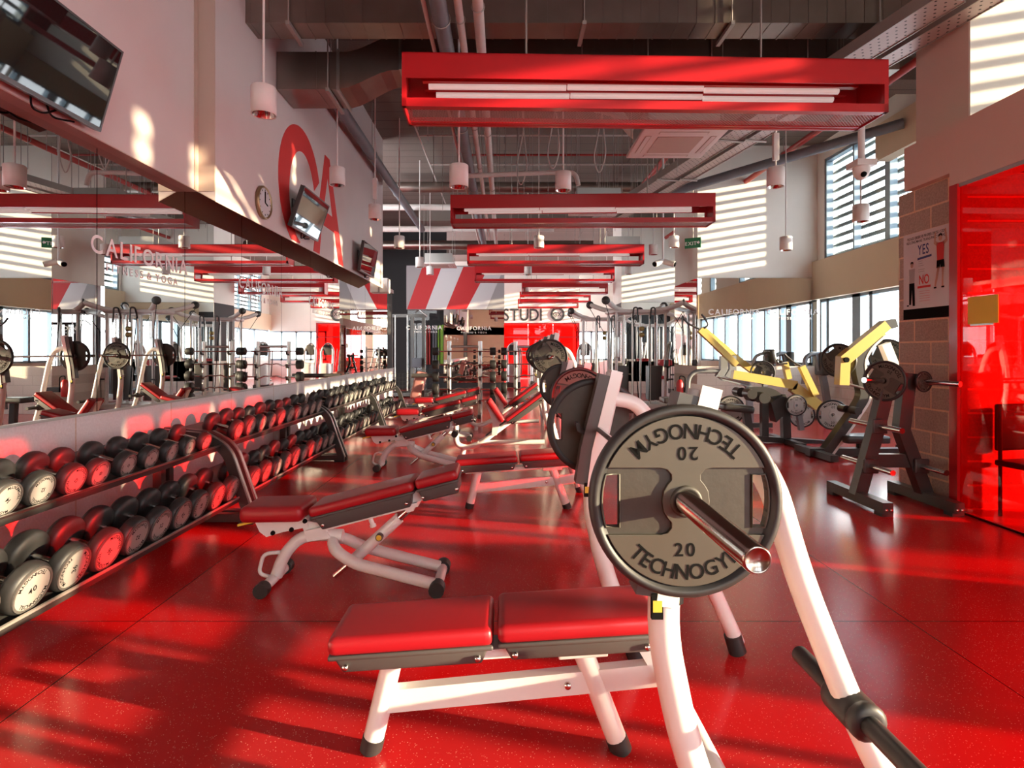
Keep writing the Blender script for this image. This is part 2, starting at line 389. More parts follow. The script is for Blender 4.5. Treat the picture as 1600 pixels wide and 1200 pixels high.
window(20.55, 30.9, 1.08, 2.55, [(21.8, .2), (23, .2), (24.4, .2), (26, .2), (27.6, .2), (29.2, .2)])
for a, b, zt in UPW:
    n = max(1, round((b-a)/1.15)); window(a, b, 3.4, zt, [(a+(b-a)*k/n, .14 if k % 2 == 0 else .05) for k in range(1, n)])
    lv = MB(); z = 3.5
    while z < zt-.03:
        lv.prism([(0, 0), (.16, .035), (.16, .06), (0, .025)], (7.24, a-.2, z), X, Z, (0, b-a+.4, 0)); lv.box((7.24, a-.2, z-.03), (7.26, b+.2, z+.055)); z += .2
    for y in (a-.2, (a+b)/2, b+.17): lv.box((7.4, y, 3.38), (7.44, y+.03, zt+.05))
    o = lv.build('window_louvre', M_pale); o['kind'] = 'structure'
# exterior far windows
fw = MB().box((3.9, 31.02, .9), (7, 31.1, 1.0)).box((3.9, 31.02, 2.42), (7, 31.1, 2.5))
for x in (3.9, 4.7, 5.5, 6.3): fw.box((x, 31.02, .9), (x+.1, 31.1, 2.5))
o = fw.build('window_far', M_frame); o['kind'] = 'structure'
# red glass room: block pillar, beam, roof
struct('wall_pillar', MB().box((4.03, 5.04, 0), (4.75, 5.81, 2.98)), M_block)
struct('trim_4', MB().box((3.95, -5, 2.86), (4.2, 5.05, 3.4)).box((3.95, 5.05, 2.98), (4.2, 5.62, 3.4)), M_beam)
struct('ceiling_side_room', MB().box((4.2, -5, 3.2), (7, 5.04, 3.39)), M_white_wall)
struct('wall_side_room', MB().box((4.75, 5.04, 0), (7, 5.1, 3.39)), M_white_wall)
struct('wall_column', MB().box((4.3, 5.27, 3.4), (6.3, 5.94, ZC)), M_beam)
struct('wall_column_face', MB().box((4.3, 5.25, 3.4), (6.3, 5.27, ZC)), M_white_wall)
gw = bpy.data.objects.new('window_red', None); COL.objects.link(gw); gw.location = (3.97, 3, 0); gw['kind'] = 'structure'
for a, b in ((1.18, 2.42), (2.46, 3.70), (3.74, 4.95)): MB().box((3.965, a, .02), (3.977, b, 2.86)).build('red_pane', M_redglass, gw)
MB().box((3.94, 4.95, 0), (4.03, 5.04, 2.86)).box((3.95, 1.12, 0), (3.99, 1.18, 2.86)).box((3.95, 1.12, 0), (3.99, 4.95, .02)).build('red_frame', M_red, gw)
MB().box((3.955, 1.12, 2.83), (3.965, 4.95, 2.86)).box((3.95, 1.1, 0), (3.962, 4.95, .012)).build('steel_edge', M_steel, gw)

# ================================================================ WALL MIRRORS
def lettering(root, o, u, v, s):
    nrm = Vector(u).cross(Vector(v)).normalized()*.002
    o = Vector(o)+nrm
    MB().text('CALIFORNIA', o, u, v, .185*s, 'C', 1.6).build('lettering', M_wtext, root); MB().text('FITNESS & YOGA', o-Vector(v)*.115*s, u, v, .085*s, 'C', 3.2).build('small_lettering', M_wtext, root)
ys = [4.05+1.115*k for k in range(-4, 10)]
for k, y in enumerate(ys[:-1]):
    y1 = min(ys[k+1], 14.9); has = (k >= 4 and (k-4) % 2 == 0)
    r = thing('wall_mirror', ('tall mirror pane lettered in white on the dumbbell wall, %s lettered pane along the racks' % ORD((k-4)//2)) if has else
              'tall plain mirror pane above the dumbbell racks, between lettered panes' if k > 4 else 'tall plain mirror pane under the large wall television', 'mirror', (-2.9, (y+y1)/2, .97), 'mirror panes above the dumbbell racks')
    MB().box((-2.93, y+.004, .972), (-2.9, y1-.004, 2.86 if y1 < 5.3 else 2.91)).build('mirror_pane', M_mirror, r)
    if has: lettering(r, (-2.9, y+.56, 2.10), Yv, Z, 1.)
MB_ = MB
r = thing('wall_mirror', 'wide mirror with white lettering on the pier beside the windows', 'mirror', (5.6, 12.7, 1.07))
MB().box((4.31, 12.7, 1.075), (6.87, 12.725, 3.035)).build('mirror_pane', M_mirror, r)
lettering(r, (5.15, 12.7, 2.22), X, Z, .95); lettering(r, (6.45, 12.7, 2.22), X, Z, .95)
r = thing('wall_mirror', 'narrow mirror on the side of the pier under the exit sign', 'mirror', (4.3, 13.5, 1.07))
MB().box((4.3, 12.73, 1.075), (4.325, 14.38, 3.035)).build('mirror_pane', M_mirror, r)
r = thing('wall_mirror', 'mirror behind the cable stations on the farther pier', 'mirror', (5.4, 19, 1.07))
MB().box((3.91, 19.0, .4), (6.87, 19.025, 3.035)).build('mirror_pane', M_mirror, r)
r = thing('wall_mirror', 'mirror behind the barbell racks under the striped panel', 'mirror', (-1.1, 20, .3))
MB().box((-2.13, 20.01, .3), (-.01, 20.04, 2.86)).build('mirror_pane', M_mirror, r)
lettering(r, (-1.05, 20.01, 2.15), X, Z, 1.)
# dark glass with lettering
r = thing('glass_screen', 'clear glass screen lettered in white before the dark bay', 'glass screen', (-3.0, 19.4, 0))
MB().box((-3.3, 19.4, .1), (-2.2, 19.41, 2.8)).build('glass_pane', M_win, r)
MB().box((-3.32, 19.38, 0), (-2.18, 19.43, .1)).build('bottom_rail', M_black, r)
lettering(r, (-2.72, 19.4, 2.15), X, Z, 1.)

# ================================================================ CA LOGO ON THE LEFT WALL
lx = -2.64
def strip(outer, inner):
    return outer+inner[::-1]
zb = 2.79
o_, i_ = [], []
for k in range(41):
    a = R(22+ (258-22)*k/40); o_.append((7.40+.76*cos(a), 3.50+.80*sin(a))); i_.append((7.45+.475*cos(a), 3.40+.60*sin(a)))
def clip(poly):
    out = []
    for p, q in zip(poly, poly[1:]+poly[:1]):
        if p[1] >= zb: out.append(p)
        if (p[1] >= zb) != (q[1] >= zb):
            t = (zb-p[1])/(q[1]-p[1]); out.append((p[0]+(q[0]-p[0])*t, zb))
    return out
cpoly = clip(strip(o_, i_))
r = thing('wall_logo', 'large red letters painted on the white upper wall behind the small televisions', 'wall lettering', (lx, 8, 2.8))
MB().curve([cpoly], 0, .004, (lx, 0, 0), Yv, Z, X).build('letter_c', M_logo, r)
A = [(7.86, zb), (8.36, 4.29), (8.58, 4.29), (9.32, zb), (9.05, zb), (8.83, 3.24), (8.22, 3.24), (8.12, zb)]
Ah = [(8.30, 3.46), (8.73, 3.46), (8.49, 4.0)]
MB().curve([A, Ah], 0, .005, (lx, 0, 0), Yv, Z, X).build('letter_a', M_logo, r)

# ================================================================ CLOCK, TELEVISIONS
r = thing('wall_clock', 'round white clock with gold rim on the upper wall', 'clock', (-2.64, 6.2, 3.02))
MB().lathe([(.0, .03), (.155, .03)], (-2.64, 6.2, 3.02), X).build('dial', M_paper, r)
MB().lathe([(.155, 0), (.178, 0), (.18, .03), (.168, .045), (.155, .03)], (-2.64, 6.2, 3.02), X).build('rim', mat('gold_rim', (.35, .25, .14), .3, .7), r)
hd = MB().bar([(-2.605, 6.2, 3.02), (-2.605, 6.2, 3.14)], .006, .012).bar([(-2.605, 6.2, 3.02), (-2.605, 6.27, 3.0)], .006, .014, (1,0,0))
for k in range(12):
    a = k*pi/6; hd.bar([(-2.606, 6.2+.125*sin(a), 3.02+.125*cos(a)), (-2.606, 6.2+.142*sin(a), 3.02+.142*cos(a))], .003, .008, (1,0,0))
hd.build('hands', M_text, r)
def tv(label, y0, y1, xb, zb, xt, zt, wall):
    r = thing('television', label, 'television', (wall, (y0+y1)/2, zb), 'televisions on the left wall')
    b, t = Vector((xb, y0, zb)), Vector((xt, y0, zt)); n = (t-b).cross(Yv).normalized()
    if n.x < 0: n = -n
    v = (t-b).normalized(); h = (t-b).length; L = y1-y0
    def P(a, c, d): return b+Yv*a+v*c+n*d
    def slab(m, a0, a1, c0, c1, d0, d1):
        m.add([P(a, c, d) for d in (d0, d1) for a, c in ((a0,c0),(a1,c0),(a1,c1),(a0,c1))], [(3,2,1,0),(4,5,6,7),(0,1,5,4),(1,2,6,5),(2,3,7,6),(3,0,4,7)])
    m = MB(); slab(m, 0, L, 0, h, -.05, -.004); slab(m, .2, L-.2, .08, h*.6, -.09, -.05); m.build('housing', M_black, r)
    m = MB(); slab(m, .012, L-.012, .025, h-.012, -.004, .0); m.build('screen', M_screen, r)
    m = MB(); slab(m, 0, L, 0, .025, -.004, .006); slab(m, 0, L, h-.012, h, -.004, .004); slab(m, 0, .012, 0, h, -.004, .004); slab(m, L-.012, L, 0, h, -.004, .004); m.build('bezel', mat('bezel_grey', (.09, .08, .08), .35, .3), r)
    c = P(L/2, h/2, -.09); m = MB().box((wall, c.y-.15, c.z-.15), (wall+.02, c.y+.15, c.z+.15)).bar([(wall+.02, c.y, c.z), c], .06, .08); m.build('wall_bracket', M_black, r)
    m = MB().tube(fillet([P(L*.5, .04, -.06), P(L*.52, -.06, -.05), P(L*.65, -.05, -.08), P(L*.72, .02, -.06)], .05), .006, 6).tube(fillet([P(L*.6, .04, -.06), P(L*.7, -.05, -.08), P(L*.85, -.01, -.06)], .05), .006, 6); m.build('cable', M_text, r)
tv('large dark television tilted over the near end of the mirrors', 2.80, 3.80, -2.70, 2.865, -2.545, 3.40, -2.8)
tv('tilted television mounted over the red painted letters', 6.73, 7.68, -2.52, 2.88, -2.36, 3.36, -2.64)
tv('small tilted television near the far corner of the white wall', 9.85, 10.9, -2.50, 2.80, -2.42, 3.32, -2.64)
m = MB().rbox((-2.8, 13.3, 2.93), (.22, .3, .34), .03); tag(m.build('wall_speaker', M_lamp), 'small white speaker box at the far end of the mirror wall', 'speaker')

# ================================================================ RED LIGHT BEAMS
def mesh_mat():
    m = mat('expanded_mesh', (.52, .42, .40), .5, .3); n, l, b = nodes_of(m)
    t = n.new('ShaderNodeTexCoord'); mp = n.new('ShaderNodeMapping'); mp.inputs['Rotation'].default_value = (0, 0, R(45)); mp.inputs['Scale'].default_value = (1, 1, 1)
    k = n.new('ShaderNodeTexBrick'); l.new(t.outputs['Object'], mp.inputs[0]); l.new(mp.outputs[0], k.inputs['Vector'])
    k.offset = 0; k.inputs['Scale'].default_value = 1; k.inputs['Brick Width'].default_value = .02; k.inputs['Row Height'].default_value = .02; k.inputs['Mortar Size'].default_value = .0035
    k.inputs['Mortar Smooth'].default_value = 0; l.new(k.outputs['Fac'], b.inputs['Alpha'])
    return m
M_mesh = mesh_mat()
def light_beam(label, xl, yl, xr, yr, zt, hgt, dep, hang):
    L = sqrt((xr-xl)**2+(yr-yl)**2); root = thing('light_beam', label, 'ceiling light', ((xl+xr)/2, (yl+yr)/2, zt-hgt), 'red box lights hung from the ceiling')
    a, th = L/2, .012
    def bx(m, p, q): m.box(p, q); return m
    top = MB(); s = hgt-.236*hgt/.445
    top.box((-a, 0, hgt-th), (a, .06, hgt)).box((-a, dep-.06, hgt-th), (a, dep, hgt)).box((-a, 0, hgt-s), (a, th, hgt)).box((-a, dep-th, hgt-s), (a, dep, hgt))
    top.build('top_channel', M_red, root, True)
    for sx_ in (-1, 1):
        e = MB().box((sx_*a, 0, 0), (sx_*(a-.035), .04, hgt-s)).box((sx_*a, dep-.04, 0), (sx_*(a-.035), dep, hgt-s)).box((sx_*a, .02, 0), (sx_*(a-th), dep-.02, hgt)); e.build('end_plate', M_red, root, True)
    for y in (0, dep-.035): MB().box((-a, y, 0), (a, y+.035, .07*hgt/.445)).build('bottom_rail', M_red, root, True)
    MB().box((-a+.03, .035, .005), (a-.03, .08, .02)).box((-a+.03, dep-.08, .005), (a-.03, dep-.035, .02)).build('bottom_rim', M_red, root, True)
    MB().add([(-a+.03, .08, .012), (a-.03, .08, .012), (a-.03, dep-.08, .012), (-a+.03, dep-.08, .012)], [(0,1,2,3)]).build('mesh_panel', M_mesh, root, True)
    for q in (.40, .78): MB().box((-a+.15, dep*q, .285), (a-.15, dep*q+.05, hgt-th)).build('lamp_holder', M_red, root, True)
    seg = (L-.5)/3
    for j, y in enumerate((dep*.40+.025, dep*.78+.025)):
        for k in range(3):
            x0 = -a+.2+k*(seg+.0)+(.0 if j == 0 else .05)
            zz = .255+(.006 if k % 2 else -.004)
            MB().tube([(x0, y, zz), (x0+seg-.012, y, zz+.006)], .024, 10).build('fluorescent_tube', M_tube, root, True)
    for x in hang:
        MB().tube([(x, dep/2, hgt), (x, dep/2, ZC-(zt-hgt))], .009, 6).build('hanger', M_rod, root, True)
    root.rotation_euler = (0, 0, atan2(yr-yl, xr-xl))
LB = [('largest red box light, nearest of the row under the ducts', -.84, 4.66, 3.23, 4.78, 3.855), ('second red box light of the row, behind the largest', -.84, 8.86, 3.25, 8.75, 3.84),
      ('third red box light of the row', -.85, 13.0, 3.2, 13.0, 3.85), ('fourth red box light, before the striped panel', -.86, 16.5, 3.2, 16.5, 3.88),
      ('fifth red box light, first of the shorter far ones', .62, 20.3, 3.7, 20.3, 3.90), ('sixth red box light, middle one of the short far group', .65, 24, 3.65, 24, 3.92), ('farthest red box light, directly above the studio sign', .66, 27.6, 3.6, 27.6, 3.95)]
for lb, a, b, c, d, z in LB: light_beam(lb, a, b, c, d, z, .445, .42, (-1.0, 1.05))

# ================================================================ PENDANT DOWNLIGHTS
PROTO = None
def pendant(px, py, w, where, extra=False):
    Y = 185./w; p = W(px, py, Y)
    r = thing('pendant_downlight', 'white downlight on a rod, '+where, 'pendant light', (p.x, p.y, p.z-.24), 'cylinder downlights on rods')
    MB().lathe([(.0, .24), (.095, .24), (.104, .23), (.104, 0), (.098, 0), (.09, .02)], (0,0,0), Z, 24).build('housing', M_lamp, r, True)
    MB().lathe([(.092, .004), (.06, .07), (0, .08)], (0,0,0), Z, 24).build('reflector', M_chrome, r, True)
    MB().tube([(0, 0, .24), (0, 0, (ZC if px != 1212 else 4.44)-p.z+.24)], .011, 6).build('rod', M_lamp, r, True)
    if extra: MB().rbox((0, 0, .50), (.07, .05, .34), .008).build('driver_box', M_lamp, r, True)
for a in ((412,136,38,'beside the clock end of the white wall'), (527,262,24,'in front of the painted letters'), (717,258,30,'directly below the left part of the largest red beam'), (880,269,25,'below the middle of the largest red beam'),
          (586,320,20,'beside the white wall corner',True), (624,369,16.5,'before the dark bay, largest of its row'), (656,402,13.5,'above the left red stripe'), (672,416,11.5,'in front of the left red stripe'),
          (693,438,8.5,'before the white stripe of the panel'), (703,450,7.6,'lowest of those before the striped panel'), (842,369,16,'just below the second red beam'), (825,416,12,'below the third red beam'), (822,446,9,'at the left end of the short far beams'),
          (872,455,7.2,'among the short far red beams'), (1212,262,26,'with driver box, right of the ceiling cassette',True), (1345,320,23,'in front of the louvred window'), (1228,370,18.5,'before the white striped wall'),
          (1021,382,14,'beside the right end of the third beam'), (1053,369,15.5,'beside the ceiling cassette left of the exit sign'), (1053,439,9.6,'above the cable stations'), (982,415,12,'at the right end of the fourth beam'), (948,436,8.5,'near the far right pier')):
    pendant(*a)

# ================================================================ CEILING SERVICES
def duct(label, x0, x1, y0, y1, z0, z1, rib=.45, hang=True):
    r = thing('air_duct', label, 'air duct', ((x0+x1)/2, (y0+y1)/2, z0))
    m = MB().box((x0, y0, z0), (x1, y1, z1)); k = x0+rib
    while k < x1: m.box((k, y0-.006, z0-.006), (k+.012, y1+.006, z1+.006)); k += rib
    m.build('duct_body', M_duct, r)
    if hang:
        k = x0+.6
        while k < x1:
            MB().tube([(k, y0-.03, z0-.02), (k, y0-.03, ZC)], .008, 6).build('hanger', M_rod, r)
            MB().box((k-.02, y0-.06, z0-.05), (k+.02, y1+.06, z0-.008)).build('hanger_rail', M_rod, r); k += 1.5
duct('broad galvanised duct crossing the ceiling nearest the front', -2.79, 4.5, 5.8, 6.1, 4.75, 5.5, .19)
duct('galvanised duct boxed against the white wall beyond the broad duct', -2.63, -1.92, 6.57, 7.1, 4.43, 4.86)
duct('long galvanised duct above the largest red beam', -1.2, 4.6, 6.62, 7.1, 4.68, 5.1)
r = thing('duct_transition', 'slanted dull metal duct elbow beside the white wall', 'duct elbow', (-1.6, 6.85, 4.5))
m = MB(); prof = []
for k in range(7):
    t = k/6; x = -1.92+.72*t; z = 4.645+.25*(3*t*t-2*t**3); hz = .215-.02*sin(pi*t); hy = .265-.05*t
    m.v += [Vector((x, 6.84+a*hy, z+b*hz)) for a, b in ((-1,-1),(1,-1),(1,1),(-1,1))]
for k in range(6):
    for j in range(4): m.f.append([4*k+j, 4*k+(j+1) % 4, 4*k+4+(j+1) % 4, 4*k+4+j]); m.sm.append(False); m.mi.append(0)
m.build('elbow_body', M_duct, r)
for x, z in ((-1.92, 4.645), (-1.2, 4.89)): MB().box((x-.015, 6.55, z-.24), (x+.015, 7.13, z+.24)).build('flange', M_steel, r)
def pipe(name, label, pts, rad, m, cat='pipe', hang=None, bands=None):
    r = thing(name, label, cat, pts[0]); MB().tube(fillet(pts, .25), rad, 12).build('pipe_run', m, r)
    for k in (hang or []):
        k = Vector(k); MB().tube([k, (k.x, k.y, ZC)], .006, 6).tube(circ3(k, rad+.008), .006, 6, closed=True).build('pipe_hanger', M_rod, r)
def circ3(c, r): return [Vector((c[0]+r*cos(t*pi/6), c[1], c[2]+r*sin(t*pi/6))) for t in range(12)]
pipe('waste_pipe', 'grey pipe running along the top of the white wall', [(-2.44, 7.2, 5.02), (-2.44, 16.9, 5.02)], .09, M_pipe, hang=[(-2.44, y, 5.02) for y in (8, 10.5, 13)])
pipe('drain_pipe', 'dark grey pipe left of the two white lagged pipes', [(-.60, 4.2, 4.55), (-.60, 17, 4.55)], .08, M_pipe, hang=[(-.60, y, 4.55) for y in (5.4, 8, 11)])
pipe('lagged_pipe', 'thinner white lagged pipe beside the dark grey pipe', [(-.42, 4.2, 4.55), (-.42, 16, 4.55)], .038, M_lag, hang=[(-.42, y, 4.55) for y in (5.4, 8, 9.7, 12)])
pipe('lagged_pipe', 'thicker white lagged pipe right of the dark grey pipe', [(-.24, 4.2, 4.55), (-.24, 17, 4.55)], .05, M_lag, hang=[(-.24, y, 4.55) for y in (5.2, 8.2, 11)])
pipe('conduit', 'thin pale conduit leftmost of the ceiling pipes', [(-.73, 4.2, 4.55), (-.73, 18, 4.55)], .022, M_lag)
pipe('sprinkler_pipe', 'thin red pipe crossing under the concrete slab', [(-.95, 12.4, 5.95), (-.95, 12.4, 5.75), (-.8, 12.4, 5.68), (3.6, 12.4, 5.68)], .022, M_redpipe)
pipe('fire_pipe', 'thick red pipe running under the right cable tray', [(3.42, 9.6, 5.5), (3.42, 18, 5.5)], .06, M_redpipe, hang=[(3.42, y, 5.5) for y in (11, 14)])
pipe('fire_pipe', 'long red pipe near the window wall seen mostly in the mirrors', [(5.4, 6.4, 5.2), (5.4, 19, 5.2)], .055, M_redpipe, hang=[(5.4, y, 5.2) for y in (8, 11, 14)])
pipe('conduit', 'pale conduit crossing the slab above the first lamps', [(-1.75, 11.6, 5.8), (3.9, 11.6, 5.8)], .018, M_lag)
pipe('conduit', 'pale conduit crossing the slab behind the first one', [(-1.75, 13.4, 5.8), (3.9, 13.4, 5.8)], .018, M_lag)
pipe('conduit', 'pale conduit running lengthwise beside the first downlight rods', [(-1.75, 9.5, 5.8), (-1.75, 17, 5.8)], .018, M_lag)
pipe('insulated_pipe', 'cream insulated pipe crossing behind the second red beam', [(-6.85, 15.2, 5.25), (2.0, 15.2, 5.25)], .085, M_lag)
pipe('insulated_pipe', 'cream insulated pipe crossing lower, beyond the corner of the white wall', [(-6.85, 17.2, 5.1), (1.5, 17.2, 5.1)], .09, M_lag)
pipe('spiral_duct', 'wide grey round duct across the far ceiling', [(-2.9, 14.75, 5.65), (4, 14.75, 5.65)], .14, M_duct, 'air duct')
pipe('spiral_duct', 'grey round duct crossing the ceiling before the white striped wall', [(3.2, 11.9, 4.64), (6.74, 9.6, 5.25)], .09, M_pipe, 'air duct')
pipe('flexible_duct', 'pink lagged hose bending into the ceiling cassette', [(1.35, 8.4, 5.0), (1.5, 7.6, 4.6), (1.7, 7.42, 4.22), (1.9, 7.21, 4.08)], .07, M_lag, 'hose')
pipe('drain_hose', 'white hose bent above the second red beam', [(-.9, 9.6, 4.35), (.85, 9.6, 4.42), (1.2, 9.6, 4.42), (1.25, 9.6, 4.2)], .04, M_lag, 'hose')
pipe('spiral_duct', 'grey round duct over the rear barbell racks', [(-6.85, 19.3, 5.0), (3, 19.3, 5.0)], .16, M_duct, 'air duct')
# cable trays
def perf():
    m = mat('perforated_tray', (.52, .42, .40), .45, .35); n, l, b = nodes_of(m)
    t = n.new('ShaderNodeTexCoord'); v = n.new('ShaderNodeTexVoronoi'); v.inputs['Scale'].default_value = 14; v.inputs['Randomness'].default_value = 0
    mp = n.new('ShaderNodeMapping'); mp.inputs['Rotation'].default_value = (0, 0, R(35)); mp.inputs['Scale'].default_value = (1, 1, 0)
    l.new(t.outputs['Object'], mp.inputs[0]); l.new(mp.outputs[0], v.inputs['Vector'])
    a = n.new('ShaderNodeMath'); a.operation = 'LESS_THAN'; a.inputs[1].default_value = .15; l.new(v.outputs['Distance'], a.inputs[0])
    mx = n.new('ShaderNodeMix'); mx.data_type = 'RGBA'; l.new(a.outputs[0], mx.inputs[0]); mx.inputs[6].default_value = (.52, .42, .40, 1); mx.inputs[7].default_value = (.03, .02, .02, 1)
    l.new(mx.outputs[2], b.inputs['Base Color']); return m
M_perf = perf()
def tray(label, off, w):
    a, b = Vector((3.82+off, 4.9, 4.45)), Vector((2.06+off, 14, 4.45)); d = (b-a).normalized(); s = d.cross(Z).normalized()
    r = thing('cable_tray', label, 'cable tray', a)
    MB().add([a, a+s*w, b+s*w, b, a+Z*.01, a+s*w+Z*.01, b+s*w+Z*.01, b+Z*.01], [(3,2,1,0),(4,5,6,7),(0,1,5,4),(1,2,6,5),(2,3,7,6),(3,0,4,7)]).build('tray_base', M_perf, r)
    for q in (0, w): MB().bar([a+s*q+Z*.05, b+s*q+Z*.05], .12, .012, (0, 0, 1)).build('side_rail', M_rod, r)
    for k in (1.5, 3.3, 5.2, 7.0):
        p = a+d*k; MB().tube([p-s*.06-Z*.03, p+s*(w+.06)-Z*.03], .018, 6).tube([p-s*.04, p-s*.04+Z*(ZC-4.45)], .006, 6).tube([p+s*(w+.04), p+s*(w+.04)+Z*(ZC-4.45)], .006, 6).build('tray_hanger', M_rod, r)
tray('wide perforated cable tray slanting under the ceiling', -.1, .30)
tray('narrower perforated cable tray alongside the wide one', .30, .22)
# cassette units
def cassette(label, x, y, z, w=.95):
    r = thing('ceiling_cassette', label, 'air conditioner', (x, y, z)); h = w/2
    MB().rbox((x, y, z+.02), (w, w, .045), .012).build('fascia', M_lamp, r)
    MB().box((x-.26, y-.26, z-.008), (x+.26, y+.26, z+.0)).build('intake_grille', mat('grille_beige', (.55, .42, .36), .6), r)
    for a in range(4):
        q = Matrix.Rotation(a*pi/2, 3, 'Z'); p = [Vector((x, y, z-.004))+q @ Vector(c) for c in ((-.28,.34,0),(.28,.34,0),(.28,.41,0),(-.28,.41,0))]; 
        MB().add(p+[v+Z*.006 for v in p], [(0,1,2,3),(7,6,5,4),(0,1,5,4),(1,2,6,5),(2,3,7,6),(3,0,4,7)]).build('air_flap', M_soffit, r)
        f = [Vector((x, y, z-.007))+q @ Vector(c) for c in ((-.27,.35,0),(.27,.35,0),(.27,.40,0),(-.27,.40,0))]
        MB().poly(f).build('flap_face', M_lamp, r)
    MB().box((x-.4, y-.4, z+.04), (x+.4, y+.4, z+.32)).build('cabinet', M_steel, r)
    for a in (-.42, .42):
        for b in (-.42, .42): MB().tube([(x+a, y+b, z+.04), (x+a, y+b, ZC)], .006, 6).build('hanger', M_rod, r)
cassette('square ceiling air conditioner panel below the largest red beam', 2.03, 6.8, 3.87)
cassette('square ceiling air conditioner panel behind the second red beam', 1.75, 10.9, 4.1)
cassette('square ceiling air conditioner panel over the striped wall', -1.95, 17.2, 3.98)
cassette('square ceiling air conditioner panel left of the exit sign', 2.75, 13.6, 3.75)
# cameras
def dome(label, px, py, Y):
    p = W(px, py, Y); r = thing('dome_camera', label, 'security camera', p)
    MB().box((p.x-.11, p.y-.11, p.z), (p.x+.11, p.y+.11, p.z+.07)).build('mounting_box', M_lamp, r)
    MB().lathe([(.09, 0), (.09, -.04), (.075, -.09), (.045, -.13), (0, -.145)], p, Z, 20).build('dome', M_lamp, r)
    MB().lathe([(.03, 0), (.032, .015), (0, .02)], p+Vector((-.015, -.06, -.09)), (-.2, -.8, -.5), 14).build('lens', M_text, r)
    MB().tube([p+Z*.09, (p.x, p.y, ZC)], .035, 10).build('drop_pole', M_lamp, r)
dome('white dome camera on a pole before the louvred window', 1346, 262, 6.5)
p = W(1036, 405, 11.5)
r = thing('bullet_camera', 'pair of white cameras on one pole above the cable stations', 'security camera', p)
MB().tube([p, (p.x, p.y, ZC)], .02, 8).build('drop_pole', M_lamp, r)
for s_ in (-1, 1): MB().tube([p+Vector((s_*.03, 0, -.05)), p+Vector((s_*.2, -.12, -.12))], .06, 12).build('camera_body', M_lamp, r); MB().lathe([(0, 0), (.045, 0), (.05, .01), (0, .012)], p+Vector((s_*.2, -.12, -.12)), (s_*.17, -.12, -.07), 14).build('lens', M_text, r)
# thin hanger rods
g = 0
for k in range(64):
    x = random.uniform(-1.4, 3.6); y = random.uniform(7.5, 17); z = random.uniform(4.2, 5.0)
    m = MB().tube([(x, y, z), (x, y, ZC)], .006, 5); tag(m.build('hanger_rod', M_rod), 'thin bare metal rod hanging from the concrete slab', 'hanger rod', 'bare rods hanging from the slab')
for k, (x, y) in enumerate(((.3, 10.3), (.8, 9.4), (1.6, 9.6))):
    z = 4.35; m = MB().tube(fillet([(x, y, ZC), (x+.05, y, 5.4), (x-.10, y, z+.3), (x, y, z), (x+.12, y, z+.35), (x+.04, y, 5.5), (x+.06, y, ZC)], .15), .012, 6)
    tag(m.build('hanging_cable', M_lag), ('pale loop of cable hanging above the second red beam, %s of three' % ('leftmost', 'middle', 'rightmost')[k]), 'cable')
# exit sign
p = W(1083, 380, 12.5)
r = thing('exit_sign', 'green exit sign at the corner of the white pier', 'exit sign', (p.x, p.y, p.z-.12))
u = Vector((.85, -.5, 0)).normalized(); nn = Vector((-.5, -.85, 0)).normalized()
MB().add([p+u*a+Z*b+nn*c for c in (0, .05) for a, b in ((-.17,-.11),(.17,-.11),(.17,.11),(-.17,.11))], [(3,2,1,0),(4,5,6,7),(0,1,5,4),(1,2,6,5),(2,3,7,6),(3,0,4,7)]).build('sign_case', M_green, r)
MB().text('EXIT', p+nn*.052-u*.03-Z*.05, u, Z, .11).build('sign_text', M_wtext, r)
MB().poly([p+nn*.052+u*a+Z*b for a, b in ((.09,.02),(.12,.02),(.12,.04),(.155,.0),(.12,-.04),(.12,-.02),(.09,-.02))]).build('sign_arrow', M_wtext, r)
MB().tube([p+Z*.11, (p.x, p.y, ZC)], .006, 6).build('sign_rod', M_rod, r)

# ================================================================ STUDIO SIGN AND FAR FRONT
r = thing('studio_sign', 'dark studio lettering with round emblem on the far white wall', 'sign', (1.4, 29.05, 2.95))
MB().text('STUDI', (-.06, 29.08, 2.98), X, Z, .86, 'L', .9, .83).build('sign_letters', mat('sign_dark', (.05, .055, .06), .5), r)
MB().curve([circle(.36, 40), circle(.25, 40)], 0, .03, (2.72, 29.08, 3.30), X, Z, -Yv).build('emblem_ring', MATS['sign_dark'], r)
MB().text('GX', (2.72, 29.07, 3.20), X, Z, .28).build('emblem_text', MATS['sign_dark'], r)
r = thing('glass_partition', 'red glass front of the studio below its sign', 'glass front', (1.9, 29.0, 0))
for k in range(3): MB().box((-.05+k*1.28, 29.2, .05), (1.21+k*1.28, 29.22, 2.84)).build('red_pane', M_redglass, r)
MB().box((-.1, 29.15, 2.80), (3.85, 29.28, 2.86)).box((3.75, 29.15, 0), (3.85, 29.28, 2.8)).box((-.1, 29.15, 0), (-.02, 29.28, 2.8)).box((-.1, 29.15, 2.1), (3.85, 29.2, 2.16)).build('frame', M_red, r)

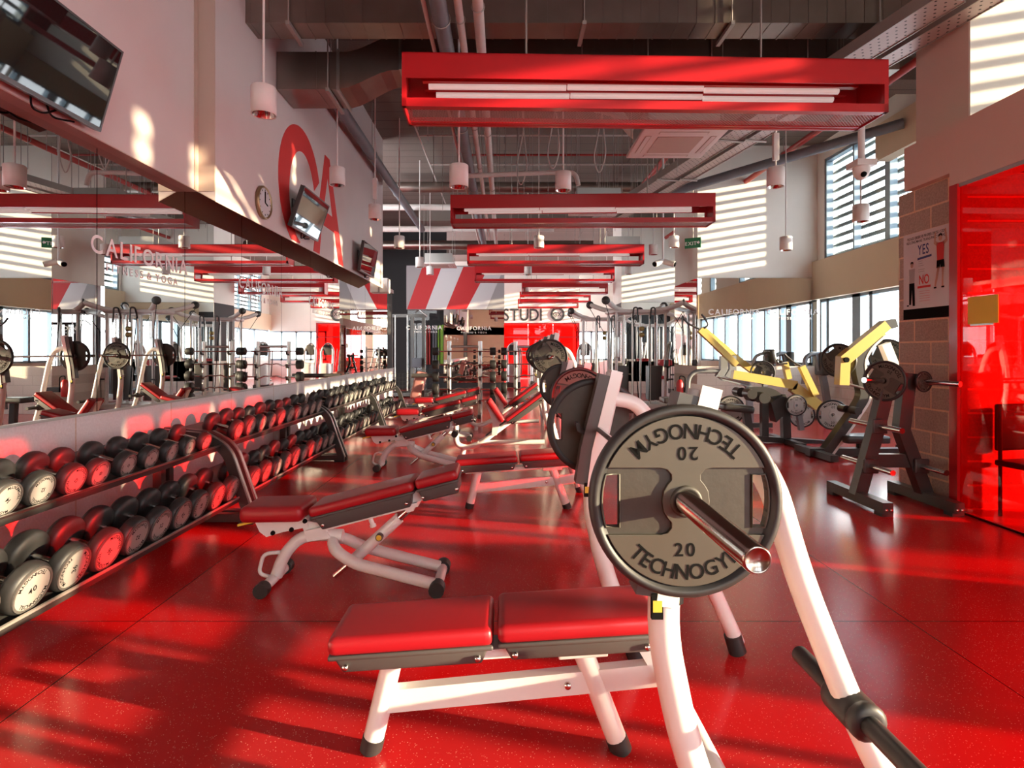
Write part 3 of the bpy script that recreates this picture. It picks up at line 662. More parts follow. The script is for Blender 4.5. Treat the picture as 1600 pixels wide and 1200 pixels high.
# ================================================================ POSTER ON THE PILLAR
px_ = 4.024
r = thing('dress_code_poster', 'white dress code poster with two men on the block pillar', 'poster', (px_, 5.43, 1.71))
y0, y1, z0, z1 = 5.125, 5.735, 1.715, 2.56
MB().box((px_, y0, z0), (4.03, y1, z1)).build('sheet', M_paper, r)
U = -Yv
def pp(u, v, e=.001): return Vector((px_-e, y1-u*(y1-y0), z0+v*(z1-z0)))
MB().poly([pp(0,0), pp(1,0), pp(1,.12), pp(0,.12)]).build('black_strip', M_text, r)
m = MB().text('PLEASE OBSERVE PROPER DRESS CODE', pp(.5,.925), U, Z, .036, stretch=.72).text('VUI LÒNG MANG TRANG PHỤC PHÙ HỢP', pp(.5,.88), U, Z, .036, stretch=.72).build('heading', M_text, r)
MB().text('YES', pp(.45,.735), U, Z, .135, stretch=.62).build('yes_text', M_blue, r)
MB().poly([pp(.32,.675), pp(.62,.69), pp(.62,.715), pp(.32,.70)]).build('blue_band', M_blue, r)
MB().text('NO', pp(.47,.395), U, Z, .125, stretch=.68).build('no_text', M_logo, r)
MB().poly([pp(.32,.35), pp(.6,.35), pp(.6,.375), pp(.32,.375)]).build('red_band', M_logo, r)
for k, v in enumerate((.655, .63, .605, .56, .535)): MB().box(pp(.34,v,.0005), pp(.34+random.uniform(.08,.14),v+.006,.002)).build('small_print', MATS['panel_grey'], r)
for k, v in enumerate((.31, .285, .255, .23, .20)): MB().box(pp(.36,v,.0005), pp(.58,v+.006,.002)).build('small_print', mat('pale_red_print', (.62, .30, .30), .6), r)
def man(name, u, v, s, raised, shirt, low, lowm):
    q = lambda a, b: pp(u+a*s, v+b*s, .0025)
    g = MB(); g.m = 0
    g.poly([q(.06*cos(t*pi/8), .88+.055*sin(t*pi/8)) for t in range(16)])
    if raised:
        g.poly([q(-.12,.74), q(-.22,.80), q(-.19,1.0), q(-.14,1.0), q(-.155,.84), q(-.06,.80)]); g.poly([q(.12,.74), q(.06,.80), q(.17,.84), q(.13,1.02), q(.18,1.04), q(.24,.80)])
        g.poly([q(-.10,.36), q(-.02,.36), q(-.09,.14), q(-.15,.0), q(-.2,.02), q(-.16,.16)]); g.poly([q(.04,.36), q(.12,.36), q(.10,.16), q(.10,0), q(.04,0), q(.05,.16)])
    g.m = 1; g.poly([q(-.13,.80), q(.13,.80), q(.11,.48), q(-.11,.48)])
    g.m = 2
    if raised: g.poly([q(-.12,.48), q(.12,.48), q(.14,.34), q(.01,.34), q(0,.40), q(-.02,.34), q(-.13,.34)])
    else: g.poly([q(-.12,.48), q(.11,.48), q(.13,0), q(.03,0), q(0,.34), q(-.04,0), q(-.12,0)])
    g.m = 3; g.poly([q(-.065,.90), q(-.05,.955), q(.0,.965), q(.06,.95), q(.065,.90), q(.0,.925)])
    g.poly([q(-.22,.0), q(-.13,.0), q(-.13,-.03), q(-.22,-.03)]); g.poly([q(.03,0), q(.13,0), q(.13,-.03), q(.03,-.03)])
    g.build(name, [M_skin, shirt, lowm, M_text], r)
man('printed_figure', .80, .34, .60, True, M_logo, 0, M_text)
man('printed_figure', .20, .17, .52, False, M_stripe_grey, 0, M_text)

# ================================================================ SIDE ROOM BEHIND RED GLASS
r = thing('notice_sheet', 'yellow sheet stuck on the red glass near the pillar', 'notice', (3.965, 4.7, 1.62))
MB().box((3.959, 4.56, 1.63), (3.964, 4.86, 1.86)).build('sheet', mat('board_yellow', (.85, .62, .06), .5), r)
MB().box((3.955, 4.60, 1.615), (3.963, 4.83, 1.63)).build('clip_rail', M_steel, r)
def cafe_chair(label, x, y, rz):
    t = thing('side_chair', label, 'chair', (x, y, 0), 'chairs behind the red glass'); t.rotation_euler = (0, 0, rz)
    MB().rbox((0, 0, .45), (.44, .44, .05), .02).build('seat', M_black, t, True)
    MB().rbox((0, .21, .75), (.42, .04, .4), .02).build('backrest', M_black, t, True)
    for a in (-.19, .19):
        for b in (-.19, .19): MB().tube([(a, b, 0), (a, b, .95 if b > 0 else .44)], .014, 8).build('leg', M_black, t, True)
cafe_chair('dark chair behind the red glass beside the pillar', 4.45, 4.70, .2); cafe_chair('dark chair behind the red glass at the desk end', 4.95, 3.22, 3.0)
for lb, y in (('dark desk behind the red glass near the pillar', 3.95), ('dark desk behind the red glass toward the entrance', 2.5)):
    t = thing('desk', lb, 'desk', (4.8, y, 0))
    MB().rbox((4.8, y, .745), (1.0, .7, .05), .01).build('desk_top', M_black, t); MB().box((4.35, y-.3, 0), (4.4, y+.3, .72)).build('side_panel', M_black, t); MB().box((5.2, y-.3, 0), (5.25, y+.3, .72)).build('side_panel', M_black, t)
    MB().box((4.4, y+.2, .45), (5.2, y+.23, .72)).build('modesty_panel', M_black, t)

# ================================================================ DUMBBELL RACKS AND DUMBBELLS
def make_rack(y0, y1, label):
    r = thing('dumbbell_rack', label, 'dumbbell rack', (-2.5, (y0+y1)/2, 0), 'two-tier dumbbell racks')
    for nm, xa, za, xb, zb_ in (('upper_tray', -2.30, .615, -2.76, .755), ('lower_tray', -2.15, .195, -2.66, .35)):
        d = Vector((xb-xa, 0, zb_-za)).normalized(); q = Vector((-d.z, 0, d.x)); q = q if q.z > 0 else -q
        a, b = Vector((xa, 0, za)), Vector((xb, 0, zb_))
        poly = [a+q*.03, a+q*.03+d*.008, a+d*.008, b, b-q*.018, a-q*.018]
        m = MB().prism([(p.x, p.z) for p in poly], (0, y0+.05, 0), X, Z, (0, y1-y0-.1, 0)); tr = m.build(nm, M_black, r)
        MB().prism([(p.x, p.z) for p in (a+q*.033-d*.004, a+q*.033+d*.006, a+q*.030+d*.006, a+q*.020-d*.004)], (0, y0+.05, 0), X, Z, (0, y1-y0-.1, 0)).build('tray_lip', M_rod if nm == 'lower_tray' else M_steel, tr)
    for yy in (y0+.035, y1-.035):
        e = MB().bar(fillet([(-2.82, yy, .735), (-2.42, yy, .70), (-2.25, yy, .60), (-2.06, yy, .04)], .16), .06, .075); fr = e.build('end_frame', M_black, r)
        MB().bar(fillet([(-2.42, yy, .742), (-2.225, yy, .635), (-2.02, yy, .06)], .16), .03, .006).build('frame_strip', M_steel, fr)
        MB().box((-2.86, yy-.03, .02), (-2.03, yy+.03, .085)).build('foot', M_black, r)
        MB().box((-2.84, yy-.03, .08), (-2.77, yy+.03, .74)).build('rear_post', M_black, r)
        MB().box((-2.15, yy-.035, 0), (-2.03, yy+.035, .03)).build('foot_pad', M_rubber, r)
RY = [(2.02, 4.66), (4.70, 7.26), (7.30, 9.78), (9.82, 12.1)]
for k, (a, b) in enumerate(RY):
    make_rack(a, b, ['black two-tier dumbbell rack nearest the front of the mirror wall', 'black two-tier dumbbell rack, second along the mirror wall', 'black two-tier dumbbell rack, third along the mirror wall', 'black two-tier dumbbell rack at the far end of the mirror wall'][k])
DB = {}
def dumbbell_proto(kg, r, L):
    key = (kg, round(r, 3))
    if key in DB: return DB[key]
    hd = []
    for s in (1, -1):
        m = MB().lathe([(.0, 0), (r*.55, 0), (r*.94, .008), (r, .024), (r, L-.022), (r*.95, L-.006), (r*.86, L), (0, L)], (s*.070, 0, 0), (s, 0, 0), 28)
        f = MB(); f.m = 0; f.lathe([(0, L+.003), (r*.78, L+.003), (r*.80, L)], (s*.070, 0, 0), (s, 0, 0), 28, False)
        f.m = 1; f.lathe([(r*.80, L-.001), (r*.80, L+.006), (r*.88, L+.006), (r*.89, L-.001)], (s*.070, 0, 0), (s, 0, 0), 28, False)
        f.m = 2; o = Vector((s*(.070+L+.0045), 0, 0)); u = Yv*s
        f.arc('TECHNOGYM', o, u, Z, r*.74, r*.22, 1.0); f.arc('TECHNOGYM', o, -u, -Z, r*.74, r*.22, 1.0)
        f.text(str(kg), o-Z*r*.11, u, Z, r*.34)
        hd.append((m, f))
    me = []
    h = MB().tube([(-.078, 0, 0), (.078, 0, 0)], .016, 12).build('handle', M_chrome)
    out = [h]
    for m, f in hd:
        a = m.build('head', M_rubber); b = f.build('face_plate', [M_face, M_facering, M_text]); b.parent = a; out.append(a)
    DB[key] = out
    return out
def dumbbell(kg, r, x, y, z, tilt, rot, label, group):
    r *= .93; L = .042+r*.27
    pr = dumbbell_proto(kg, r, L)
    t = thing('dumbbell', label, 'dumbbell', (x, y, z), group)
    t.rotation_euler = (Matrix.Rotation(tilt, 3, 'Y') @ Matrix.Rotation(rot, 3, 'X')).to_euler()
    first = all(o.parent is None for o in pr)
    for o in pr:
        if first: o.parent = t
        else:
            c = o.copy(); COL.objects.link(c); c.parent = t
            for g in o.children: d = g.copy(); COL.objects.link(d); d.parent = c
tu, tl = atan2(.14, .46), atan2(.155, .51)
rackname = ['near', 'second', 'third', 'far']
UP = [[(y, kg, rr) for y, kg, rr in zip((2.40, 2.63, 2.83, 3.05, 3.24, 3.48, 3.71, 3.94, 4.16, 4.40), (14,14,12,12,10,10,9,9,8,8), (.099,.097,.095,.093,.088,.086,.083,.081,.079,.078))]]
LO = [[(y, kg, rr) for y, kg, rr in zip((2.30, 2.58, 2.83, 3.08, 3.32, 3.55, 3.79, 4.02, 4.26, 4.49), (42,40,36,36,32,32,28,28,26,26), (.129,.128,.128,.126,.122,.120,.117,.115,.114,.112))]]
for k, (n1, n2) in enumerate(((10, 10), (9, 9), (9, 9))):
    a, b = RY[k+1]
    UP.append([(a+.22+(b-a-.42)*i/(n1-1), (10,8,8)[k] if i % 2 else (12,10,8)[k], .098-.003*k+.006*sin(i*1.7)) for i in range(n1)])
    LO.append([(a+.20+(b-a-.40)*i/(n2-1), (24,22,20)[k] if i % 2 else (22,20,18)[k], .110-.002*k+.006*sin(i*2.1)) for i in range(n2)])
for k in range(4):
    for tier, rows, xf, zf, tilt in (('upper', UP, -2.30, .615, tu), ('lower', LO, -2.15, .195, tl)):
        for i, (y, kg, rr) in enumerate(rows[k]):
            L = .042+rr*.93*.27; s = .070+L+.028      # along the tray from its lip
            x = xf-cos(tilt)*s+sin(tilt)*(rr*.93+.004); z = zf+sin(tilt)*s+cos(tilt)*(rr*.93+.004)
            dumbbell(kg, rr, x, y, z, tilt, random.choice((0, .35, pi, pi/2, -.7, 2.4)),
                     'black round dumbbell, %s from the front on the %s tier of the %s rack' % (ORD(i), tier, rackname[k]), 'dumbbells on the %s tier of the %s rack' % (tier, rackname[k]))

# ================================================================ BENCHES
def pad(u0, u1, z0, z1, w, th, sh=.05, r=.028):
    """vinyl pad over a dark shell, top line from (u0,z0) to (u1,z1)"""
    L = sqrt((u1-u0)**2+(z1-z0)**2); a = atan2(z1-z0, u1-u0); M = Matrix.Rotation(-a, 3, 'Y'); n = M @ Z; c = Vector(((u0+u1)/2, 0, (z0+z1)/2))
    top = MB().rbox(c-n*(th/2), (L, w, th), r, M, 4)
    sh_ = MB().rbox(c-n*(th+.004), (L*.995, w*.99, .016), .006, M, 2).rbox(c-n*(th+.008+sh/2), (L*.94, w*.90, sh), .010, M, 2, (.90, .93))
    scr = []
    for q in (-.4, .4):
        for s in (-1, 1): scr.append(MB().lathe([(0, .012), (.009, .012), (.011, 0)], c-n*(th+sh*.72)+(M @ X)*(q*L)+Yv*(s*w*.435), Yv*s, 10))
    return top, sh_, scr
def add_pad(root, name, *a, **k):
    t, s, c = pad(*a, **k); o = t.build(name, M_vinyl, root, True); s.build('pad_shell', M_shell, o, True); [q.build('screw', M_chrome, o, True) for q in c]; return o
def cap(root, p, d, r, name='rubber_foot', ln=.06):
    MB().tube([Vector(p), Vector(p)+Vector(d).normalized()*ln], r, 14).build(name, M_rubber, root, True)

def adjustable_bench(label, loc):
    t = thing('adjustable_bench', label, 'weight bench', loc, 'adjustable benches beside the racks')
    MB().tube(fillet([(-.50, 0, .05), (-.46, 0, .17), (-.36, 0, .285), (-.22, 0, .30), (-.10, 0, .295)], .12), .036, 14).build('front_leg', M_white, t, True)
    MB().tube([(-.51, -.19, .042), (-.51, .19, .042)], .03, 12).build('front_foot_bar', M_white, t, True)
    cap(t, (-.51, -.15, .042), (0, -1, 0), .042, ln=.06); cap(t, (-.51, .15, .042), (0, 1, 0), .042, ln=.06)
    MB().tube(fillet([(.47, .135, .055), (.0, .135, .175), (-.12, .11, .245), (-.165, 0, .275), (-.12, -.11, .245), (.0, -.135, .175), (.47, -.135, .055)], .1), .034, 14).build('loop_frame', M_white, t, True)
    MB().tube([(.485, -.17, .045), (.485, .17, .045)], .03, 12).build('rear_foot_bar', M_white, t, True)
    cap(t, (.485, -.13, .045), (0, -1, 0), .045, ln=.075); cap(t, (.485, .13, .045), (0, 1, 0), .045, ln=.075)
    MB().tube(fillet([(-.47, -.02, .20), (-.57, -.02, .19), (-.60, -.02, .07), (-.52, -.02, .05)], .04), .012, 8).build('lift_handle', M_white, t, True)
    MB().tube([(-.05, 0, .135), (.24, 0, .40)], .034, 14).build('strut', M_white, t, True)
    MB().tube([(.24, 0, .40), (.31, 0, .465)], .024, 10).build('chrome_piston', M_chrome, t, True); MB().tube([(-.15, 0, .05), (-.05, 0, .135)], .018, 10).build('pull_pin', M_chrome, t, True)
    MB().tube([(.13, -.03, .30), (.13, -.065, .30)], .022, 12).build('knob', M_shell, t, True)
    MB().tube([(.13, -.065, .30), (.13, -.068, .30)], .016, 12).build('knob_cap', mat('yellow_plastic', (.80, .55, .05), .4), t, True)
    fr = MB().bar([(-.30, 0, .330), (.36, 0, .500)], .16, .024).prism([(.22, .47), (.55, .565), (.55, .58), (.30, .575)], (0, -.05, 0), X, Z, (0, .1, 0)).prism([(.25, .50), (.34, .52), (.33, .45), (.29, .44)], (0, -.035, 0), X, Z, (0, .07, 0))
    fr.build('back_frame', M_white, t, True)
    MB().prism([(-.34, .40), (-.22, .38), (-.16, .29), (-.30, .27)], (0, -.045, 0), X, Z, (0, .09, 0)).build('hinge_bracket', M_white, t, True)
    MB().tube([(.07, -.05, .43), (.09, -.05, .375)], .014, 8).tube([(.09, -.05, .375), (.094, -.05, .36)], .019, 8).build('stop_peg', M_white, t, True)
    add_pad(t, 'back_pad', -.27, .335, .492, .648, .285, .06, .078); add_pad(t, 'head_pad', .345, .59, .652, .715, .27, .06, .070)
    MB().rbox((-.48, 0, .455), (.37, .30, .095), .044, Matrix.Rotation(R(-1), 3, 'Y'), 5).build('seat', M_vinyl, t, True)
    MB().prism([(-.62, .415), (-.31, .43), (-.29, .36), (-.44, .33), (-.54, .30), (-.58, .33)], (0, -.05, 0), X, Z, (0, .1, 0)).build('seat_bracket', M_white, t, True)
    MB().bar([(-.60, -.06, .40), (-.70, -.06, .375)], .03, .012).build('seat_lever', MATS['yellow_plastic'], t, True)
    for q in ((-.31, .395), (-.39, .345), (-.50, .325)): MB().lathe([(0, .012), (.012, .012), (.014, 0)], (q[0], -.05, q[1]), -Yv, 10).build('bolt', M_text, t, True)
    return t
ab = adjustable_bench('adjustable red bench alone in front of the near dumbbell rack', (-.87, 3.42, 0))
dup(ab, (-.97, 6.78, 0), 'adjustable red bench beside the second dumbbell rack, second in line'); dup(ab, (-1.03, 9.0, 0), 'adjustable red bench third in line behind two others'); dup(ab, (-1.08, 11.1, 0), 'adjustable red bench farthest in line before the barbell rack')

def uprights(t, top, kx=1., dx=0.):
    for s in (-1, 1):
        y = .58*s
        path = [(.50+dx, y, top), (.42+dx, y, top*.73), (.388+dx, y, top*.56), (.45+dx, y, .42), (.60+dx, y, .03)]
        MB().tube(fillet(path, .12, 6), .039, 16).build('upright', M_white, t, True)
        MB().bar([(.505+dx, y, top+.012), (.415+dx, y, top*.73), (.393+dx, y, top*.60)], .085, .05).build('upright_head', M_white, t, True)
        MB().bar([(.452+dx, y, top-.005), (.368+dx, y, top*.74), (.345+dx, y, top*.62)], .076, .052).build('plastic_cover', M_shell, t, True)
        MB().tube(fillet([(.47+dx, y, top*.915), (.60+dx, y, top*.90), (.67+dx, y, top*.82), (.735+dx, y, top*.645), (.874+dx, y, .488), (1.08+dx, y*1.1, .05)] if top < 1.4 else [(.47+dx, y, top*.9), (.64+dx, y, top*.88), (.72+dx, y, top*.78), (.874+dx, y, .55), (1.08+dx, y*1.1, .05)], .14, 6), .034, 14).build('rear_leg', M_white, t, True)
        cap(t, (1.055+dx, y*1.09, .09), (.03, 0, -.1), .04, ln=.085); cap(t, (.585+dx, y, .06), (.25, 0, -.63), .045, ln=.06)
        MB().prism([(.42+dx, top*.765), (.33+dx, top*.80), (.32+dx, top*.83), (.335+dx, top*.83), (.36+dx, top*.785), (.45+dx, top*.73), (.44+dx, top*.60), (.40+dx, top*.585)], (0, y-.022, 0), X, Z, (0, .044, 0)).build('bar_hook', M_rubber, t, True)
        zs = .75 if top < 1.4 else .93
        st = MB().box((.357+dx, y-.042, zs), (.385+dx, y-.030, zs+.062)).build('warning_sticker', M_text, t, True); MB().box((.360+dx, y-.0435, zs+.018), (.382+dx, y-.041, zs+.046)).build('sticker_print', mat('sticker_yellow', (.55, .45, .05), .5), st, True)
        for z, x in ((.52, .86), (.86, .765)):
            if top > 1.4: x += .0; z += .06
            o = Vector((x+dx, y, z)); q = Yv*s
            h = MB().tube([o-q*.235, o-q*.05], .024, 14)
            if z < .7: h.tube([o+q*.05, o+q*.34], .024, 14); h.lathe([(.024, -.06), (.04, -.055), (.046, -.045), (.046, .045), (.04, .055), (.046, .06), (.046, .075), (.036, .085), (.024, .085)], o, q, 18); h.build('storage_horn', M_rubber, t, True)
    MB().tube([(.555+dx, -.575, .285), (.555+dx, .575, .285)], .033, 14).build('cross_tube', M_white, t, True)

def plate_proto():
    """20 kg plate: outer rim, hub and lunettes raised; facing -Y, centre at origin, back at y=0"""
    R0 = .225; t = thing('weight_plate', 'proto', 'weight plate')
    m = MB().lathe([(.196, .003), (.200, 0), (.216, 0), (.224, .006), (.2255, .012), (.2255, .032), (.222, .038), (.214, .041), (.206, .039), (.203, .030), (.196, .027), (.196, .003)], (0,0,0), -Yv, 72)
    m.build('rim', M_rubber, t, True)
    def slot(s):
        a = [(s*.155, -.062), (s*.155, .062)]; b = [(s*sqrt(.196**2-z*z), z) for z in (.062, .045, .025, 0, -.025, -.045, -.062)]
        return a+b
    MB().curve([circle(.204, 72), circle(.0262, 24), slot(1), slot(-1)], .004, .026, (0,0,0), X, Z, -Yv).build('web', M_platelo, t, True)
    # raised hourglass with hub
    def q(pts): return pts
    a0 = math.asin(.078/.199)
    up_ = [(.199*cos(a), .199*sin(a)) for a in [a0+(pi-2*a0)*k/28 for k in range(29)]]
    neck = [(-.060, .078), (-.044, .074), (-.034, .062), (-.034, .050), (-.044, .038), (-.052, .024), (-.055, 0)]
    left = neck+[(x, -z) for x, z in neck[-2::-1]]
    dn = [(x, -z) for x, z in up_[::-1]]
    right = [(-x, z) for x, z in left[::-1]]
    MB().curve([up_+left+dn+right, circle(.0262, 24)], .022, .034, (0,0,0), X, Z, -Yv, .0015).build('raised_face', M_plate, t, True)
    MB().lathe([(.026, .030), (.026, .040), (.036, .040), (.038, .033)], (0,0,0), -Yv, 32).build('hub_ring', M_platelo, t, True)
    o = Vector((0, -.0352, 0))
    for s in (1, -1):
        g = MB()
        g.arc('TECHNOGYM', o, X*s, Z*s, .181, .050, .62, 0, .92); g.text('20', o-Z*s*.113-(Z*.014 if s > 0 else Z*-.014), X*s, Z*s, .044, track=1.6); g.build('lettering', M_text, t, True)
    fr = MB()
    for s in (1, -1):
        sl = slot(s); fr.tube([(x, -.0275, z) for x, z in sl], .003, 6, closed=True)
    fr.build('slot_rim', M_plate, t, True)
    return t
PP = plate_proto(); used = [False]
M_silver = mat('silver_cast', (.50, .48, .46), .35, .6)
def plate(label, c, d, spin=0, scale=1., pale=False):
    """c = centre of the back face, d = the way the lettered face looks"""
    if not used[0]: r = PP; r['label'] = label; used[0] = True
    else: r = dup(PP, c, label)
    d = Vector(d).normalized(); up = Z; x = up.cross(d).normalized()   # local -Y -> d
    x = (-d).cross(up).normalized(); z = x.cross(-d)
    Mx = Matrix((x, -d, z)).transposed()
    r.rotation_euler = (Mx @ Matrix.Rotation(spin, 3, 'Y')).to_euler(); r.location = c; r.scale = (scale,)*3
    if pale:
        for ch in r.children:
            if ch.name.split('.')[0] in ('raised_face', 'web', 'hub_ring', 'slot_rim'): ch.material_slots[0].link = 'OBJECT'; ch.material_slots[0].material = M_silver
    return r
def barbell(label, x, yc, z, L=2.1):
    t = thing('barbell', label, 'barbell', (x, yc, z))
    MB().tube([(0, -.66, 0), (0, .66, 0)], .014, 12).build('shaft', M_chrome, t, True)
    for s in (-1, 1):
        m = MB().lathe([(.014, .585), (.030, .59), (.045, .60), (.047, .63), (.026, .638), (.025, L/2-.006), (.022, L/2), (.020, L/2-.003), (0, L/2-.004)], (0,0,0), Yv*s, 24); m.build('sleeve', M_gun, t, True)
    return t

def flat_bench(label, loc):
    t = thing('olympic_bench', label, 'bench press', loc, 'flat bench press stations')
    add_pad(t, 'seat_pad', -.585, -.04, .455, .492, .285, .06, .055); add_pad(t, 'back_pad', -.025, .52, .497, .53, .285, .06, .055)
    MB().bar([(-.50, 0, .330), (.53, 0, .401)], .10, .032).build('pad_rail', M_white, t, True)
    MB().rbox((.27, 0, .366), (.17, .11, .034), .006, Matrix.Rotation(R(-4), 3, 'Y')).build('rail_bracket', M_white, t, True)
    MB().tube([(-.385, 0, .35), (-.47, 0, .0)], .036, 16).build('front_leg', M_white, t, True); cap(t, (-.458, 0, .048), (-.085, 0, -.35), .039, ln=.05)
    MB().tube([(.265, 0, .375), (.41, 0, .0)], .036, 16).build('rear_leg', M_white, t, True); cap(t, (.393, 0, .045), (.145, 0, -.375), .039, ln=.05)
    MB().bar([(-.43, 0, .178), (.56, 0, .275)], .045, .078).build('lower_rail', M_white, t, True)
    MB().bar([(.47, 0, .415), (.555, 0, .27)], .05, .06).build('end_strut', M_white, t, True)
    MB().lathe([(0, .012), (.011, .012), (.013, 0)], (.22, -.022, .24), -Yv, 10).build('bolt', M_chrome, t, True)
    uprights(t, 1.30)
    return t
fb = flat_bench('white flat press bench with red pads nearest the front', (0, 2.0, 0))
dup(fb, (.155, 5.08, 0), 'white flat press bench with red pads behind the nearest one')
barbell('barbell resting across the nearest press bench', .424, 2.0, 1.05)
plate('large grey twenty kilo plate facing front on the nearest barbell', (.424, 2.0-.64, 1.05), (0, -1, 0))
plate('dark plate on the far end of the nearest barbell', (.424, 2.0+.64, 1.05), (0, 1, 0))
barbell('barbell resting across the second flat press bench', .58, 5.08, 1.05)
plate('plate lit red on the front end of the second flat bench barbell', (.58, 4.44, 1.05), (0, -1, 0), .15)
plate('dark plate on the far end of the second flat bench barbell', (.58, 5.72, 1.05), (0, 1, 0))

def incline_bench(label, loc):
    t = thing('incline_bench', label, 'incline press bench', loc, 'incline press stations')
    add_pad(t, 'back_pad', .00, .50, .49, .86, .28, .06, .06); 
    MB().rbox((-.12, 0, .60), (.36, .28, .075), .034, Matrix.Rotation(R(55), 3, 'Y'), 5).build('seat', M_vinyl, t, True)
    MB().prism([(-.27, .72), (-.20, .70), (-.10, .52), (-.06, .42), (-.10, .26), (-.17, .26), (-.16, .45)], (0, -.05, 0), X, Z, (0, .1, 0)).build('seat_bracket', M_white, t, True)
    MB().tube(fillet([(-.66, 0, .42), (-.66, 0, .13), (-.52, 0, .075), (-.35, 0, .13), (.55, 0, .80)], .16, 7), .038, 14).build('rail', M_white, t, True)
    MB().bar([(-.25, 0, .245), (.05, 0, .468)], .05, .03).build('rail_guide', M_shell, t, True)
    MB().tube([(-.55, 0, .085), (-.57, 0, .0)], .036, 14).build('front_foot', M_white, t, True)
    MB().tube([(-.36, 0, .15), (.55, 0, .16)], .034, 14).build('lower_rail', M_white, t, True)
    MB().tube(fillet([(-.66, -.16, .30), (-.66, 0, .30), (-.66, .16, .30)], .05), .02, 10).build('foot_rest', M_white, t, True)
    for s in (-1, 1): cap(t, (-.66, s*.10, .30), (0, s, 0), .045, 'foot_roller', .14)
    uprights(t, 1.62, dx=.16)
    return t
ib = incline_bench('incline press bench with red pads behind the flat benches', (0, 7.78, 0))
dup(ib, (.06, 10.1, 0), 'incline press bench with red pads, farther of the two')
barbell('barbell high across the nearer incline bench', .57, 7.78, 1.33); barbell('barbell high across the farther incline bench', .63, 10.1, 1.33)
plate('tan lit plate on the front end of the nearer incline barbell', (.57, 7.14, 1.33), (0, -1, 0), .9); plate('dark plate on the far end of the nearer incline barbell', (.57, 8.42, 1.33), (0, 1, 0))
plate('plate on the front end of the farther incline barbell', (.63, 9.46, 1.33), (0, -1, 0), .3); plate('plate on the far end of the farther incline barbell', (.63, 10.74, 1.33), (0, 1, 0))

# ================================================================ PLATE TREE BY THE PILLAR
t = thing('plate_tree', 'black plate storage tree standing by the block pillar', 'plate rack', (3.55, 5.22, 0))
for x0 in (3.24, 3.84): 
    MB().bar([(x0, 4.80, .075), (x0, 5.64, .075)], .09, .09, (0, 0, 1)).build('foot_bar', M_black, t)
    for y in (4.86, 5.58): MB().box((x0-.05, y-.05, 0), (x0+.05, y+.05, .03)).build('foot_pad', M_rubber, t)
    for y in (4.80-.002,): 
        for q in (-.02, .02): MB().lathe([(0, .012), (.01, .012), (.012, 0)], (x0+q, y, .06), -Yv, 8).build('bolt', M_chrome, t)
MB().bar([(3.24, 5.22, .08), (3.41, 5.22, .70), (3.53, 5.22, 1.20)], .10, .11).build('upright', M_black, t)
MB().bar([(3.86, 5.22, .08), (3.64, 5.22, .68), (3.70, 5.22, 1.20)], .10, .11).build('upright', M_black, t)
MB().bar([(3.50, 5.22, 1.10), (3.72, 5.22, 1.10)], .09, .12).build('top_bar', M_black, t)
MB().bar([(3.32, 5.22, .40), (3.76, 5.22, .40)], .06, .12).build('middle_bar', M_black, t)
for x, z in ((3.40, .72), (3.32, .36), (3.78, .36)):
    MB().tube([(x, 4.86, z), (x, 5.58, z)], .025, 14).build('storage_horn', M_chrome, t)
    MB().rbox((x, 5.155, z), (.13, .03, .13), .01).build('horn_plate', M_black, t)
MB().tube([(3.5, 5.2, 1.13), (3.20, 5.06, 1.145)], .025, 14).build('storage_horn', M_chrome, t)
MB().tube([(3.74, 5.2, 1.13), (3.88, 4.84, 1.12)], .025, 14).build('storage_horn', M_chrome, t)
plate('dark plate hung on the top horn of the plate tree', (3.47, 5.18, 1.13), (-.82, -.5, .03), .5, .82)
pl = plate('small plate lit red on the other top horn of the plate tree', (3.775, 5.13, 1.127), (.25, -.95, 0), .8, .42)

# ================================================================ YELLOW PLATE-LOADED MACHINES
def Wl(pts, Y): return [W(a, b, Y) for a, b in pts]
def mch(label, loc): return thing('plate_loaded_machine', label, 'strength machine', loc)
def wheel(label, c, d, s=1., spin=0): return plate(label, c, d, spin, s, 'pale' in label or 'silver' in label)
# pulldown / shoulder machine beside the pillar
Ym = 7.6
t = mch('yellow armed machine with curved black column just behind the plate tree', W(1300, 712, Ym))
col_ = Wl([(1288,708),(1331,648),(1350,618),(1341,588),(1338,562),(1350,541),(1372,522)], Ym)
MB().bar(fillet(col_, .15), .13, .12).build('main_column', M_black, t)
MB().bar(fillet([p+Vector((.075, -.02, -.01)) for p in col_], .15), .10, .03).build('column_edge', M_white, t)
for dy in (-.10,):
    arm = [p+Vector((0, dy*.6, 0)) for p in Wl([(1311,601),(1313,562),(1378,508)], Ym)]
    MB().bar(arm, .13, .13).build('press_arm', M_yellow, t)
    MB().tube([arm[1]+Vector((0, -.09, 0)), arm[1]+Vector((0, .09, 0))], .035, 14).build('pivot_cap', M_text, t)
    MB().tube([arm[0]+Vector((.05, -.03, .02)), arm[0]+Vector((.3, -.1, -.06))], .017, 10).build('arm_handle', M_steel, t)
    MB().prism([(0, 0), (.16, .03), (.20, -.08), (.05, -.12)], arm[2]+Vector((-.05, -.05, .05)), X, Z, (0, .1, 0)).build('arm_head', M_black, t)
bb = W(1285, 706, Ym)
MB().bar([(bb.x-.2, Ym, .06), (bb.x+1.35, Ym, .06)], .12, .10, (0, 1, 0)).build('base_rail', M_black, t)
MB().bar([(bb.x-.1, Ym-.45, .05), (bb.x-.1, Ym+.45, .05)], .10, .08, (1, 0, 0)).build('base_foot', M_black, t)
MB().bar([(bb.x+1.3, Ym-.4, .05), (bb.x+1.3, Ym+.4, .05)], .10, .08, (1, 0, 0)).build('base_foot', M_black, t)
